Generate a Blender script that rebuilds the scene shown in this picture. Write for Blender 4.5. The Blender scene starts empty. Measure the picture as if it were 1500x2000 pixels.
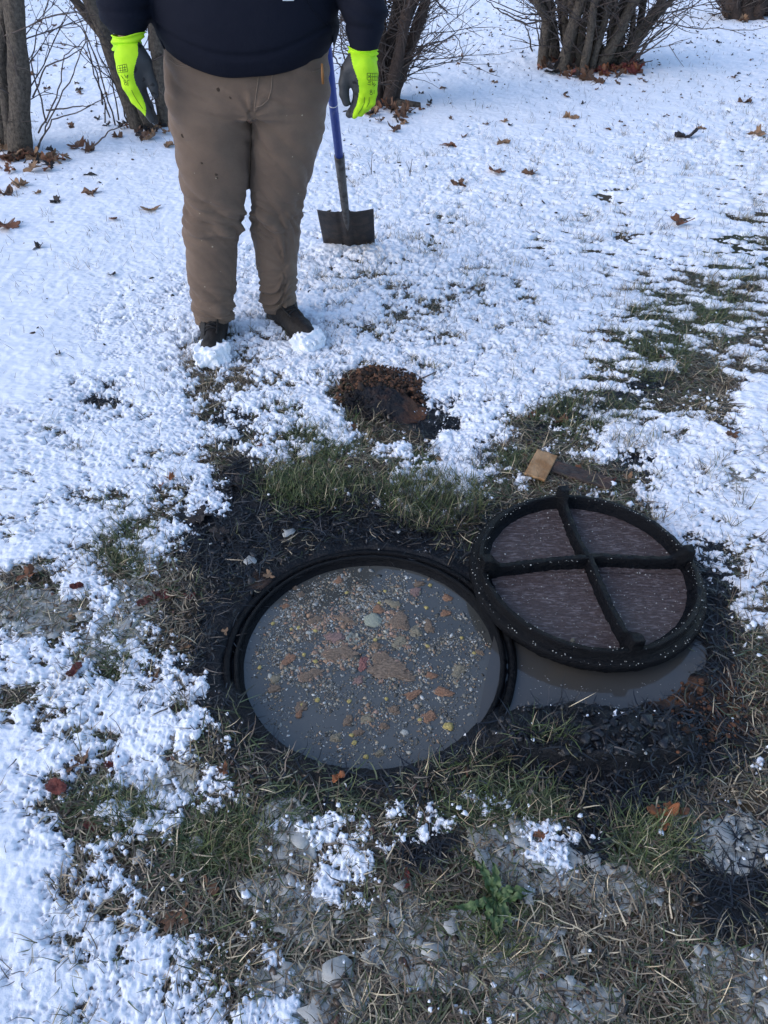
import bpy, math, random
import numpy as np
from mathutils import Vector, Matrix
from mathutils.bvhtree import BVHTree
R = math.radians
scene = bpy.context.scene
col = scene.collection
random.seed(7); rng = np.random.default_rng(7)

# ------------------------------------------------------------------ camera
CAM_H, PITCH, FPX = 1.5, R(42), 1450.0            # photo is 1500 x 2000 px
cam_d = bpy.data.cameras.new('camera'); cam = bpy.data.objects.new('camera', cam_d); col.objects.link(cam)
cam_d.sensor_fit = 'VERTICAL'; cam_d.sensor_height = 36; cam_d.sensor_width = 27
cam_d.lens = FPX/2000*36; cam_d.clip_start = 0.02; cam_d.clip_end = 600
cam.location = (0, 0, CAM_H); cam.rotation_euler = (R(90)-PITCH, 0, 0)
scene.camera = cam
scene.render.resolution_x = 768; scene.render.resolution_y = 1024

# ------------------------------------------------------------------ sky, sun, exposure
SUN_EL, SUN_AZ = R(32), R(-112)                     # azimuth clockwise from +Y
w = bpy.data.worlds.new('World'); scene.world = w; w.use_nodes = True
nt = w.node_tree; bg = nt.nodes['Background']
sky = nt.nodes.new('ShaderNodeTexSky'); sky.sky_type = 'NISHITA'; sky.sun_disc = False
sky.sun_elevation = SUN_EL; sky.sun_rotation = SUN_AZ; sky.air_density = 1.0; sky.dust_density = 1.0; sky.ozone_density = 2.2
nt.links.new(sky.outputs[0], bg.inputs[0]); bg.inputs[1].default_value = 0.15
sd = bpy.data.lights.new('sun', 'SUN'); sun = bpy.data.objects.new('sun', sd); col.objects.link(sun)
sd.energy = 0.6; sd.angle = R(60); sd.color = (1.0, 0.90, 0.88)
dv = Vector((math.sin(SUN_AZ)*math.cos(SUN_EL), math.cos(SUN_AZ)*math.cos(SUN_EL), math.sin(SUN_EL)))
sun.rotation_euler = dv.to_track_quat('Z', 'Y').to_euler()
scene.view_settings.view_transform = 'Standard'; scene.view_settings.look = 'None'
scene.view_settings.exposure = 0.92; scene.view_settings.gamma = 1

# ------------------------------------------------------------------ pixel <-> world
CP, SP = math.cos(PITCH), math.sin(PITCH)
def proj(x, y, z):
    z = z-CAM_H; d = y*CP-z*SP; u = y*SP+z*CP
    d = np.maximum(d, 0.02) if isinstance(d, np.ndarray) else max(d, .02)
    return 750+FPX*x/d, 1000-FPX*u/d
def ray(px, py):
    a = (px-750)/FPX; b = (1000-py)/FPX
    return Vector((a, CP+b*SP, -SP+b*CP))
def G(px, py, z=0.0):                               # point at height z seen at a photo pixel
    d = ray(px, py); t = (z-CAM_H)/d.z
    return (d.x*t, d.y*t)
def PY(px, py, Y):                                  # point on the plane y = Y
    d = ray(px, py); t = Y/d.y
    return np.array((d.x*t, Y, CAM_H+d.z*t))

# ------------------------------------------------------------------ noise
_perm = np.random.default_rng(3).permutation(4096)
_g = np.random.default_rng(4).uniform(0, 2*np.pi, 4096); _gx, _gy = np.cos(_g), np.sin(_g)
def perlin(x, y, seed=0):
    xi = np.floor(x).astype(np.int64); yi = np.floor(y).astype(np.int64)
    fx, fy = x-xi, y-yi
    u = fx*fx*fx*(fx*(fx*6-15)+10); v = fy*fy*fy*(fy*(fy*6-15)+10)
    def h(i, j):
        return _perm[(_perm[(i+seed*57) & 4095]+j+seed*131) & 4095]
    def gr(i, j, dx, dy):
        k = h(i, j); return _gx[k]*dx+_gy[k]*dy
    a = gr(xi, yi, fx, fy); b = gr(xi+1, yi, fx-1, fy); c = gr(xi, yi+1, fx, fy-1); d = gr(xi+1, yi+1, fx-1, fy-1)
    return ((a+(b-a)*u)+((c+(d-c)*u)-(a+(b-a)*u))*v)*1.5
def fbm(x, y, seed=0, o=4, g=.5):
    s = 0; a = 1; t = 0
    for i in range(o):
        s = s+a*perlin(x*2**i+i*17.3, y*2**i-i*9.1, seed+i); t += a; a *= g
    return s/t
def vnoise3(p, s, seed=0):                          # cheap 3-D noise
    return (perlin(p[..., 0]*s+p[..., 2]*s*.61, p[..., 1]*s-p[..., 2]*s*.47, seed)
            + perlin(p[..., 2]*s+7.7, p[..., 0]*s*.8-p[..., 1]*s*.6, seed+9))*.6
def sst(a, b, x):
    t = np.clip((x-a)/(b-a), 0, 1); return t*t*(3-2*t)

# ------------------------------------------------------------------ objects
def tag(o, label=None, cat=None, group=None, kind=None):
    if label: o['label'] = label
    if cat: o['category'] = cat
    if group: o['group'] = group
    if kind: o['kind'] = kind
    return o
def mk(name, V, F, mat=None, parent=None, smooth=True, colr=None, extra=None):
    me = bpy.data.meshes.new(name); V = np.asarray(V, np.float32)
    if isinstance(F, np.ndarray): F = [F]
    F = [np.asarray(f, np.int32) for f in F if len(f)]
    lens = np.concatenate([np.full(len(f), f.shape[1], np.int32) for f in F])
    loops = np.concatenate([f.ravel() for f in F]).astype(np.int32)
    me.vertices.add(len(V)); me.vertices.foreach_set('co', V.ravel())
    me.loops.add(len(loops)); me.loops.foreach_set('vertex_index', loops)
    me.polygons.add(len(lens)); st = np.zeros(len(lens), np.int32); st[1:] = np.cumsum(lens)[:-1]
    me.polygons.foreach_set('loop_start', st); me.polygons.foreach_set('loop_total', lens)
    if smooth: me.polygons.foreach_set('use_smooth', np.ones(len(lens), bool))
    if colr is not None:
        a = me.color_attributes.new('Col', 'FLOAT_COLOR', 'POINT'); c = np.ones((len(V), 4), np.float32); c[:, :colr.shape[1]] = colr
        a.data.foreach_set('color', c.ravel())
    if extra is not None:
        a = me.attributes.new('wet', 'FLOAT', 'POINT'); a.data.foreach_set('value', np.asarray(extra, np.float32))
    me.update(calc_edges=True); me.validate()
    if mat: me.materials.append(mat)
    o = bpy.data.objects.new(name, me); col.objects.link(o)
    if parent: o.parent = parent
    return o
def empty(name, loc=(0, 0, 0)):
    o = bpy.data.objects.new(name, None); o.location = loc; col.objects.link(o); return o
class MB:
    def __init__(s): s.V = []; s.Q = []; s.T = []; s.C = []; s.n = 0
    def add(s, V, Q=None, T=None, c=None):
        V = np.asarray(V, float).reshape(-1, 3)
        if Q is not None and len(Q): s.Q.append(np.asarray(Q)+s.n)
        if T is not None and len(T): s.T.append(np.asarray(T)+s.n)
        s.V.append(V); s.n += len(V)
        s.C.append(np.tile(np.asarray(c if c is not None else (1, 1, 1), float), (len(V), 1)) if c is None or np.ndim(c) == 1 else c)
    def tube(s, P, r, n=8, c=None, jit=0, cap=True):
        P = np.asarray(P, float); k = len(P); r = np.full(k, r) if np.isscalar(r) else np.asarray(r, float)
        t = np.gradient(P, axis=0); t /= np.linalg.norm(t, axis=1)[:, None]+1e-9
        ref = np.array((0, 0, 1.)) if abs(t[0][2]) < .9 else np.array((1., 0, 0))
        a = np.cross(t, ref); a /= np.linalg.norm(a, axis=1)[:, None]+1e-9; b = np.cross(t, a)
        th = np.linspace(0, 2*np.pi, n, endpoint=False)
        rr = r[:, None]*(1+jit*rng.normal(size=(k, n))*.5+jit*rng.normal(size=(1, n)))
        V = P[:, None]+rr[..., None]*(np.cos(th)[None, :, None]*a[:, None]+np.sin(th)[None, :, None]*b[:, None])
        i = np.arange(k-1)[:, None]*n; j = np.arange(n)[None]; j2 = (j+1) % n
        Q = np.stack([i+j, i+n+j, i+n+j2, i+j2], -1).reshape(-1, 4)
        V = V.reshape(-1, 3); T = []
        if cap:
            V = np.vstack([V, P[:1], P[-1:]]); m = k*n
            T = [(m, q, (q+1) % n) for q in range(n)]+[(m+1, (k-1)*n+(q+1) % n, (k-1)*n+q) for q in range(n)]
        s.add(V, Q, T, c)
    def box(s, c, d, M=None, col=None):
        V = np.array([(x, y, z) for x in (-.5, .5) for y in (-.5, .5) for z in (-.5, .5)])*np.asarray(d)
        if M is not None: V = V@np.array(M).T
        s.add(V+np.asarray(c), [(0, 1, 3, 2), (4, 6, 7, 5), (0, 4, 5, 1), (2, 3, 7, 6), (0, 2, 6, 4), (1, 5, 7, 3)], None, col)
    def build(s, name, mat, parent=None, smooth=True, color=False):
        if not s.V: return None
        V = np.vstack(s.V); F = []
        if s.Q: F.append(np.vstack(s.Q))
        if s.T: F.append(np.vstack(s.T))
        return mk(name, V, F, mat, parent, smooth, np.vstack(s.C) if color else None)
_ico = {}
def ico(sub):
    if sub in _ico: return _ico[sub]
    import bmesh
    bm = bmesh.new(); bmesh.ops.create_icosphere(bm, subdivisions=sub, radius=1)
    V = np.array([v.co[:] for v in bm.verts]); F = np.array([[v.index for v in f.verts] for f in bm.faces]); bm.free()
    _ico[sub] = (V, F); return V, F
def scatter_blobs(P, S, sub=2, amp=.3, cols=None, flat=1.0, tilt=.6):    # many noisy lumps in one mesh
    V0, F0 = ico(sub); n = len(P); m = len(V0)
    S = np.asarray(S, float)
    if S.ndim == 1: S = np.stack([S, S, S*flat], 1)
    off = rng.uniform(0, 50, (n, 1, 3)); q = V0[None]*1.0+off
    d = 1+amp*vnoise3(q, 1.3)+amp*.5*vnoise3(q, 3.1, 5)
    V = V0[None]*d[..., None]*S[:, None]
    a = rng.uniform(0, 2*np.pi, n); ca, sa = np.cos(a)[:, None], np.sin(a)[:, None]
    tx = rng.normal(0, tilt*.3, n)[:, None]; ty = rng.normal(0, tilt*.3, n)[:, None]
    X = V[..., 0]*ca-V[..., 1]*sa; Y = V[..., 0]*sa+V[..., 1]*ca; Z = V[..., 2]+X*tx+Y*ty
    V = np.stack([X, Y, Z], -1)+np.asarray(P)[:, None]
    F = (F0[None]+(np.arange(n)*m)[:, None, None]).reshape(-1, 3)
    c = None if cols is None else np.repeat(cols, m, axis=0)
    return V.reshape(-1, 3), F, c

# ------------------------------------------------------------------ materials
def mat(name, base=(.5, .5, .5), rough=.6, spec=.5, attr=None, bump=None, var=None, trans=0, alpha=1, ior=1.45, metal=0,
        sss=0, wet=False, coat=0, sheen=0, bump2=None):
    m = bpy.data.materials.new(name); m.use_nodes = True; n = m.node_tree; L = n.links.new
    b = n.nodes['Principled BSDF']; I = b.inputs
    I['Base Color'].default_value = (*base, 1); I['Roughness'].default_value = rough; I['Specular IOR Level'].default_value = spec
    I['Transmission Weight'].default_value = trans; I['IOR'].default_value = ior; I['Metallic'].default_value = metal
    I['Subsurface Weight'].default_value = sss; I['Coat Weight'].default_value = coat; I['Sheen Weight'].default_value = sheen
    I['Alpha'].default_value = alpha
    tc = n.nodes.new('ShaderNodeTexCoord'); out = None
    if attr:
        a = n.nodes.new('ShaderNodeAttribute'); a.attribute_name = attr; out = a.outputs['Color']
    if var:                                          # (scale, colour2, amount lo, hi)
        sc, c2, lo, hi = var[:4]; det = var[4] if len(var) > 4 else 6
        t = n.nodes.new('ShaderNodeTexNoise'); t.inputs['Scale'].default_value = sc; t.inputs['Detail'].default_value = det
        if len(var) > 5:
            mp = n.nodes.new('ShaderNodeMapping'); mp.inputs['Scale'].default_value = var[5]; mp.inputs['Rotation'].default_value = (0, 0, .6); L(tc.outputs['Object'], mp.inputs[0]); L(mp.outputs[0], t.inputs['Vector'])
        else: L(tc.outputs['Object'], t.inputs['Vector'])
        mr = n.nodes.new('ShaderNodeMapRange'); mr.inputs[1].default_value = lo; mr.inputs[2].default_value = hi; L(t.outputs[0], mr.inputs[0])
        mx = n.nodes.new('ShaderNodeMix'); mx.data_type = 'RGBA'; L(mr.outputs[0], mx.inputs[0])
        if out: L(out, mx.inputs[6])
        else: mx.inputs[6].default_value = (*base, 1)
        mx.inputs[7].default_value = (*c2, 1); out = mx.outputs[2]
    if out: L(out, I['Base Color'])
    if wet:
        a = n.nodes.new('ShaderNodeAttribute'); a.attribute_name = 'wet'
        mr = n.nodes.new('ShaderNodeMapRange'); mr.inputs[3].default_value = .85; mr.inputs[4].default_value = .33
        L(a.outputs['Fac'], mr.inputs[0]); L(mr.outputs[0], I['Roughness'])
    prev = None
    for bp in (bump, bump2):
        if bp:                                       # (scale, strength, distance, stretch xyz)
            t = n.nodes.new('ShaderNodeTexNoise'); t.inputs['Scale'].default_value = bp[0]; t.inputs['Detail'].default_value = 8; t.inputs['Roughness'].default_value = .65
            src = tc.outputs['Object']
            if len(bp) > 3:
                mp = n.nodes.new('ShaderNodeMapping'); mp.inputs['Scale'].default_value = bp[3]; L(src, mp.inputs[0]); src = mp.outputs[0]
            L(src, t.inputs['Vector'])
            k = n.nodes.new('ShaderNodeBump'); k.inputs['Strength'].default_value = bp[1]; k.inputs['Distance'].default_value = bp[2]
            L(t.outputs[0], k.inputs['Height'])
            if prev: L(prev, k.inputs['Normal'])
            L(k.outputs[0], I['Normal']); prev = k.outputs[0]
    return m
M = {}
M['snow'] = mat('snow', (.84, .87, .92), .75, .25, bump=(60, .35, .004), bump2=(260, .7, .0025), sss=0)
M['soil'] = mat('soil', attr='Col', rough=.8, spec=.3, wet=True, bump=(90, .8, .01), bump2=(330, .5, .004), var=(24, (.030, .022, .016), .70, .85))
M['blade'] = mat('blade', attr='Col', rough=.5, spec=.35)
M['bladewet'] = mat('bladewet', attr='Col', rough=.28, spec=.6)
M['ice'] = mat('ice', (.72, .73, .69), .20, .6, trans=.50, ior=1.31, bump=(40, .5, .004), bump2=(200, .6, .003), var=(38, (.40, .40, .35), .42, .66))
M['iceflake'] = mat('iceflake', (.78, .79, .76), .2, .6, trans=.60, ior=1.31, bump=(90, .5, .003))
M['water'] = mat('water', (.062, .063, .057), .05, .5, ior=1.8, bump=(3, .08, .003), var=(2.6, (.080, .080, .072), .4, .62, 3))
M['puddle'] = mat('puddle', (.058, .057, .054), .06, .5, ior=1.7, bump=(4, .12, .004), var=(5, (.07, .062, .05), .5, .7, 3))
M['scum'] = mat('scum', attr='Col', rough=.55, spec=.4)
M['iron'] = mat('iron', (.0022, .0026, .0042), .25, .20, bump=(45, .9, .010), bump2=(200, 1, .005), var=(150, (.016, .017, .022), .70, .78))
M['ironfloor'] = mat('ironfloor', (.085, .058, .054), .28, .6, bump=(30, 1, .012, (1, 3.2, 1)), bump2=(120, 1, .006, (1, 3.0, 1)), var=(55, (.25, .21, .21), .50, .72, 8, (1, 4.5, 1)))
M['speck'] = mat('speck', (.5, .5, .47), .6)
M['trouser'] = mat('trouser', (.165, .117, .086), .85, .15, bump=(600, .3, .001), bump2=(20, .45, .010, (1, 1, 2.2)), var=(5.5, (.125, .088, .066), .35, .7), sheen=.1)
M['stitch'] = mat('stitch', (.19, .14, .105), .8, .2)
M['seam'] = mat('seam', (.055, .04, .03), .9, .1)
M['tan_speck'] = mat('tan_speck', (.36, .30, .22), .7)
M['hoodie'] = mat('hoodie', (.0075, .009, .0165), .9, .15, bump=(420, .25, .001), bump2=(22, .5, .006))
M['neon'] = mat('neon', (.46, .76, .02), .7, .25, bump=(500, .35, .001, (1, 1, .25)), bump2=(45, .4, .004), var=(26, (.33, .66, .02), .45, .75))
M['rubber'] = mat('rubber', (.038, .040, .043), .55, .4, bump=(160, .5, .002), var=(45, (.008, .008, .009), .60, .66))
M['ink_gap_shade'] = mat('ink_gap_shade', (.03, .05, .02), .7, .2)  # glove print, also the painted shade between the fingers
M['boot'] = mat('boot', (.014, .011, .0095), .65, .4, bump=(110, .6, .004), bump2=(22, .4, .01))
M['sole'] = mat('sole', (.02, .018, .016), .8)
M['lace'] = mat('lace', (.012, .011, .011), .7)
M['skin'] = mat('skin', (.45, .28, .21), .5, sss=.05)
M['hair'] = mat('hair', (.03, .02, .014), .6, bump=(120, .6, .004))
M['eye'] = mat('eye', (.6, .6, .58), .2); M['lip'] = mat('lip', (.32, .14, .12), .5); M['iris'] = mat('iris', (.03, .02, .015), .2)
M['bluefibre'] = mat('bluefibre', (.020, .050, .26), .45, .45, bump=(60, .3, .002, (1, 1, .15)), var=(48, (.10, .13, .30), .60, .72))
M['yellowmark'] = mat('yellowmark', (.45, .42, .30), .6)
M['steelgrey'] = mat('steelgrey', (.11, .105, .10), .55, .5, metal=.4, var=(40, (.05, .045, .04), .45, .6), bump=(90, .5, .003))
M['steeldark'] = mat('steeldark', (.022, .019, .018), .45, .5, metal=.3, var=(26, (.045, .033, .026), .45, .62), bump=(60, .6, .004, (1, 1, .25)))
M['snow_small'] = M['snow']
M['bark'] = mat('bark', (.15, .125, .10), .9, .2, bump=(30, 1, .03, (1, 1, .22)), bump2=(120, .9, .008), var=(55, (.05, .042, .036), .30, .75, 10))
M['bark2'] = mat('bark2', (.085, .062, .052), .9, .2, bump=(30, 1, .03, (1, 1, .22)), bump2=(120, .9, .008), var=(55, (.045, .034, .030), .30, .75, 10))
M['twig'] = mat('twig', (.065, .048, .042), .8, .3, var=(20, (.10, .085, .075), .4, .7))
M['dirt'] = mat('dirt', attr='Col', rough=.85, spec=.3, bump=(75, 1, .012), bump2=(260, .8, .004))
M['plank'] = mat('plank', (.40, .25, .13), .65, .3, bump=(55, .6, .003, (1, 12, 1)), var=(22, (.28, .15, .065), .42, .65))
M['plankwet'] = mat('plankwet', (.085, .042, .028), .4, .5, bump=(60, 1, .006, (1, 8, 1)), var=(20, (.03, .02, .017), .4, .6))
M['weed'] = mat('weed', (.065, .11, .038), .45, .4, var=(60, (.10, .15, .05), .45, .7), bump=(90, .5, .003))
M['tag'] = mat('tag', (.25, .11, .03), .5); M['white'] = mat('white', (.7, .7, .68), .6)
M['paper'] = mat('paper', (.33, .33, .27), .6, bump=(120, .9, .005), var=(90, (.10, .10, .085), .42, .62))
M['mould'] = mat('mould', (.50, .53, .42), .9, bump=(200, 1, .006), var=(90, (.25, .27, .2), .55, .7))
LEAFC = {'brown': ((.15, .075, .04), (.08, .04, .025)), 'tan': ((.30, .18, .10), (.18, .10, .055)), 'orange': ((.36, .13, .05), (.16, .06, .03)),
         'red': ((.14, .028, .022), (.07, .018, .016)), 'dark': ((.030, .022, .020), (.014, .013, .015)), 'rust': ((.21, .085, .04), (.10, .04, .022))}
for k, (a, b) in LEAFC.items():
    M['leaf_'+k] = mat('leaf_'+k, a, .5, .4, var=(40, b, .42, .68), bump=(80, .6, .004))

# ------------------------------------------------------------------ the ground's fields
COV = """
999999999999999999999999999999
999999999999999999999999999998
999999999999999999999999999998
999999999999999999999999999998
999999999999999999999999999887
999999999999999999899999888877
999999999999999999898888778777
999999999999999998888887788877
999999999999998988888888788876
999999999999988877888667777755
999999999999887888878887655544
999999999999998887788988744434
999999999999987778888888543344
999999966799999888998776432334
999999954568998778988885532145
998439944578730078887643111248
888868884554860013861234676568
888888884376343838732337776787
888888883111111267732111267888
877765474111122334333333378788
778645531100000111100000357888
667424510000000000000000005667
216522100000000000000000000135
123451010000000000000000000015
321255210000000000000000000014
652255510000000000000000000003
665535531000000000000000000001
135777762000000000000000000000
567888862000000000000000000000
886455454100000000000000000003
665434545200110100000000000023
521253432211121223321010000011
871135311123632363036641130000
885454100122474111004640010001
874553111222575000000010000000
886334211233353001000000000000
888765223332220011110001000000
888777653243211112111001000000
888887665332111122110000000000
888777887887211123420000000000
"""
COV = np.array([[int(c) for c in r] for r in COV.strip().split('\n')], float)/9.0
def grid_lookup(A, px, py):
    u = np.clip(px/50-.5, 0, A.shape[1]-1.001); v = np.clip(py/50-.5, 0, A.shape[0]-1.001)
    i = u.astype(int); j = v.astype(int); fu = u-i; fv = v-j
    return (A[j, i]*(1-fu)+A[j, i+1]*fu)*(1-fv)+(A[j+1, i]*(1-fu)+A[j+1, i+1]*fu)*fv
def ell(px, py, cx, cy, rx, ry, rot=0, soft=.35):
    c, s = math.cos(R(rot)), math.sin(R(rot)); dx, dy = px-cx, py-cy
    d = np.sqrt(((dx*c+dy*s)/rx)**2+((-dx*s+dy*c)/ry)**2); return 1-sst(1-soft, 1+soft, d)
def mask(px, py, L):
    m = np.zeros_like(px)
    for e in L:
        v = e[6] if len(e) > 6 else 1.0
        m = np.maximum(m, v*ell(px, py, *e[:5]))
    return m
MUD = [(725, 1285, 345, 285, 0), (450, 1040, 110, 110, 0), (475, 950, 50, 60, 0), (740, 1010, 230, 55, 0), (1150, 1440, 320, 110, 4), (1290, 1290, 150, 160, 0), (1370, 1150, 60, 120, 0),
       (1430, 1720, 90, 120, 0), (1145, 1660, 45, 60, 0), (840, 1660, 60, 40, 0), (1180, 790, 140, 26, -20), (870, 840, 110, 50, 45), (1290, 905, 90, 25, 0), (445, 835, 40, 40, 0), (190, 770, 60, 22, 0), (430, 1270, 50, 160, 0), (1230, 1570, 110, 40, 0)]
GREEN = [(850, 965, 130, 70, 0), (600, 960, 130, 50, 0), (620, 860, 80, 60, 0), (1150, 800, 120, 50, -8), (1270, 690, 90, 60, -10), (1350, 620, 120, 60, 0), (250, 1060, 70, 60, 0),
         (760, 1500, 200, 30, 0), (270, 1580, 90, 60, 0), (430, 1650, 110, 70, 0), (620, 1570, 120, 40, 0), (960, 1560, 150, 60, 0), (960, 1800, 90, 60, 0), (230, 1300, 40, 60, 0), (1430, 500, 80, 60, 0), (1050, 1460, 60, 20, 0), (480, 1420, 40, 60, 0), (1010, 900, 60, 20, 0), (1260, 1640, 90, 80, 0)]
STRAW = [(470, 1660, 50, 40, 0), (700, 1880, 100, 50, 0), (1150, 1800, 160, 100, 0), (350, 1240, 60, 80, 0), (1440, 800, 70, 60, 0), (430, 730, 150, 60, 0), (500, 690, 90, 60, 0), (1240, 1500, 100, 60, 0), (880, 1520, 80, 40, 0), (200, 1760, 120, 90, 0), (1430, 1560, 60, 60, 0)]
ORANGE = [(1300, 1345, 90, 34, 8), (1440, 1390, 70, 36, 10), (1470, 1350, 60, 50, 0), (515, 1130, 22, 14, -30)]
ICE = [(60, 1200, 100, 50, 10), (200, 1255, 60, 35, 0), (330, 1530, 60, 50, 0), (560, 1640, 70, 70, 40), (560, 1770, 110, 60, 30), (600, 1950, 130, 70, 0), (900, 1860, 190, 80, 0), (1040, 1700, 120, 50, 0),
       (1430, 1930, 90, 90, 0), (1440, 1650, 90, 60, 0), (780, 1800, 80, 60, 0), (1200, 1740, 90, 50, 0), (1100, 1960, 150, 50, 0), (20, 1500, 50, 40, 0), (1440, 930, 45, 35, 0), (250, 1230, 40, 40, 0), (1000, 1640, 90, 40, 0), (260, 1170, 60, 40, 0)]
WC = G(723, 1281.5, -.02)                            # centre of the manhole
WC = np.array((WC[0], WC[1]))
DC = np.array(G(745, 790))
def warp(x, y):
    px, py = proj(x, y, 0*x)
    k = np.clip(1/np.maximum(y*.743+1, .3)*600, 5, 700)
    px = px+k*.05*fbm(x*9, y*9, 31, 3); py = py+k*.035*fbm(x*9+40, y*9, 37, 3)
    return px, py
def puddle_depth(px, py):
    return np.maximum(ell(px, py, 1140, 1298, 222, 84, -4, .25), ell(px, py, 1060, 1335, 100, 55, 0, .25))
def base_z(x, y, fine=True):
    px, py = warp(x, y)
    rad = np.hypot(x-WC[0], y-WC[1])
    z = .012*fbm(x*2.1, y*2.1, 1, 3)+.006*fbm(x*9, y*9, 2, 3)*sst(.33, .45, rad)
    z = z*sst(.30, .55, rad)
    mud = mask(px, py, MUD)
    if fine: z = z+mud*(.012*fbm(x*20, y*20, 5, 4)+.006*np.abs(fbm(x*48, y*48, 6, 4, .6)))+(1-mud)*.005*fbm(x*30, y*30, 8, 3)
    dxl, dyl = x-.545, y-1.381; rl = np.hypot(dxl, dyl)
    z = z-.004*(1-sst(.33, .36, rl))-.018*(1-sst(.26, .31, rl))
    z = z-.036*np.clip(puddle_depth(px, py)*(1+.55*fbm(x*18, y*18, 141, 3)), 0, 1.2)*sst(.345, .37, rad)
    z = z+.045*sst(.15, .9, mask(px, py, [(1130, 1445, 230, 55, 3)]))*(1+.5*fbm(x*16, y*16, 71, 3))*sst(.35, .40, rad)
    # mud slumped over the near side of the frame
    ang = np.arctan2(y-WC[1], x-WC[0]); low = sst(-.30, -.60, np.sin(ang+.12))
    z = z+low*.020*sst(.306, .345, rad)*(1-sst(.42, .60, rad))*(1+.4*fbm(x*25, y*25, 12, 3))
    edge = .326-.016*low+.004*fbm(x*30, y*30, 14, 2)*low
    hi = sst(edge, edge+.012, rad)
    z = z*hi-.14*(1-hi)
    z = z-.012*(1-low)*sst(.325, .33, rad)*(1-sst(.352, .375, rad))
    far = sst(5, 14, y); z = z+far*.08*fbm(x*.35, y*.35, 20, 3)
    return z
def cover(x, y):
    px, py = warp(x, y)
    c = grid_lookup(COV, px, py)
    rad = np.hypot(x-WC[0], y-WC[1]); rl = np.hypot(x-.545, y-1.381)
    c = c*(1-.11*sst(-.9, -.2, x)*(1-sst(4.2, 6.5, y)))
    c = c+(.09*sst(.12, .3, c)*sst(.2, .5, -x)*(1-sst(1.5, 1.8, y)))+.13*ell(px, py, 1380, 600, 170, 120, 0)-.10*ell(px, py, 600, 640, 420, 150, 0)-.06*ell(px, py, 250, 900, 260, 130, 0)+.07*ell(px, py, 1250, 1620, 600, 60, 0)*(c > .15)
    c = c+.10*sst(.10, .25, c)*(1-sst(.70, .90, c))*(1-sst(2.3, 2.8, y))
    c = c*sst(.36, .42, rad)*sst(.325, .345, rl)
    c = c*(1-mask(px, py, [(745, 785, 92, 54, 35), (1090, 930, 80, 20, 14)]))
    return c
def snow_s(x, y):                                    # > 0 where snow lies
    c = cover(x, y)
    near = 1-sst(2.6, 5, y)
    n = fbm(x*7, y*9, 41, 3)*.55+fbm(x*22, y*28, 44, 4, .66)*.76+fbm(x*80, y*90, 48, 3, .75)*.52*near
    ridge = sst(1.9, 2.3, y)*(1-sst(4.2, 5.5, y))*sst(.3, 1.0, x)
    n = n*(1-ridge*.5)+ridge*.5*(fbm(x*6, y*17+x*3, 51, 4, .6)*1.8)
    return (c-.52)*1.02+n*(1.12-.75*sst(.92, 1, c))*.88, c
def snow_th(x, y):
    s, c = snow_s(x, y); near = 1-sst(3, 8, y)
    t = (.013+.006*sst(1.6, 2.6, y))*np.clip(s/.35, 0, 1)**.75
    bump = (.0016+.0028*(1-sst(.90, 1, c)))*fbm(x*17, y*19, 61, 4, .6)+near*(.0008+.0034*(1-sst(.90, 1, c)))*np.abs(fbm(x*60, y*66, 63, 3))
    rough = (.0035*fbm(x*40, y*40, 66, 3)+.0022*fbm(x*120, y*120, 67, 2))*near*(1-sst(.92, 1.0, c))
    far = sst(4, 9, y)*.012*fbm(x*9, y*6, 69, 3)
    return np.where(s > 0, t+(bump+rough+far)*sst(0, .25, s), -.012+np.clip(s, -.3, 0)*.05), s

rows = np.concatenate([np.arange(-.8, .24, .014), np.arange(.24, 2.55, .0030)])
yy = 2.55; ex = []
while yy < 16: ex.append(yy); yy += .0034*(yy/2.55)**1.45
rows = np.concatenate([rows, ex]); far_rows = []
while yy < 170: far_rows.append(yy); yy *= 1.05
rows = np.concatenate([rows, far_rows])
NC = 820
def sheet_xy(rows, nc):
    u = np.linspace(-1, 1, nc); u = u+1.3*u**11; half = .52*np.maximum(rows*.743+1.0, .75)*1.2+sst(14, 60, rows)*60
    return (u[None]*half[:, None]), np.repeat(rows[:, None], nc, 1)
def sheet_faces(nr, nc, keep=None):
    i = np.arange(nr-1)[:, None]*nc; j = np.arange(nc-1)[None]
    q = np.stack([i+j, i+j+1, i+j+nc+1, i+j+nc], -1).reshape(-1, 4)
    return q if keep is None else q[keep.ravel()[q].any(1)]
def compact(V, F, *arrs):
    used = np.zeros(len(V), bool); used[F.ravel()] = True; idx = np.cumsum(used)-1
    return (V[used], idx[F])+tuple(a[used] for a in arrs)
def soil_colour(x, y):
    px, py = warp(x, y)
    mud = mask(px, py, MUD); grn = mask(px, py, GREEN); org = mask(px, py, ORANGE); stw = mask(px, py, STRAW)
    n = fbm(x*14, y*14, 81, 4)
    c = np.array((.060, .047, .030))[None, None]*(1+.5*n[..., None]) if x.ndim == 2 else np.array((.060, .047, .030))*(1+.5*n[..., None])
    def mix(c, d, f): return c*(1-f[..., None])+np.array(d)*f[..., None]
    c = mix(c, (.028, .036, .014), np.clip(grn*.8, 0, 1)); c = mix(c, (.08, .06, .032), np.clip(stw*.5, 0, 1))
    c = mix(c, (.0060, .0068, .0095), np.clip(mud*1.25, 0, 1)); c = mix(c, (.12, .062, .034), org*sst(-.5, .3, n))
    wet = np.clip(mud*.9+.12, 0, 1)
    return c, wet, mud, grn, stw, org
X, Y = sheet_xy(rows[::1], NC)
Zg = base_z(X, Y)
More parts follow.
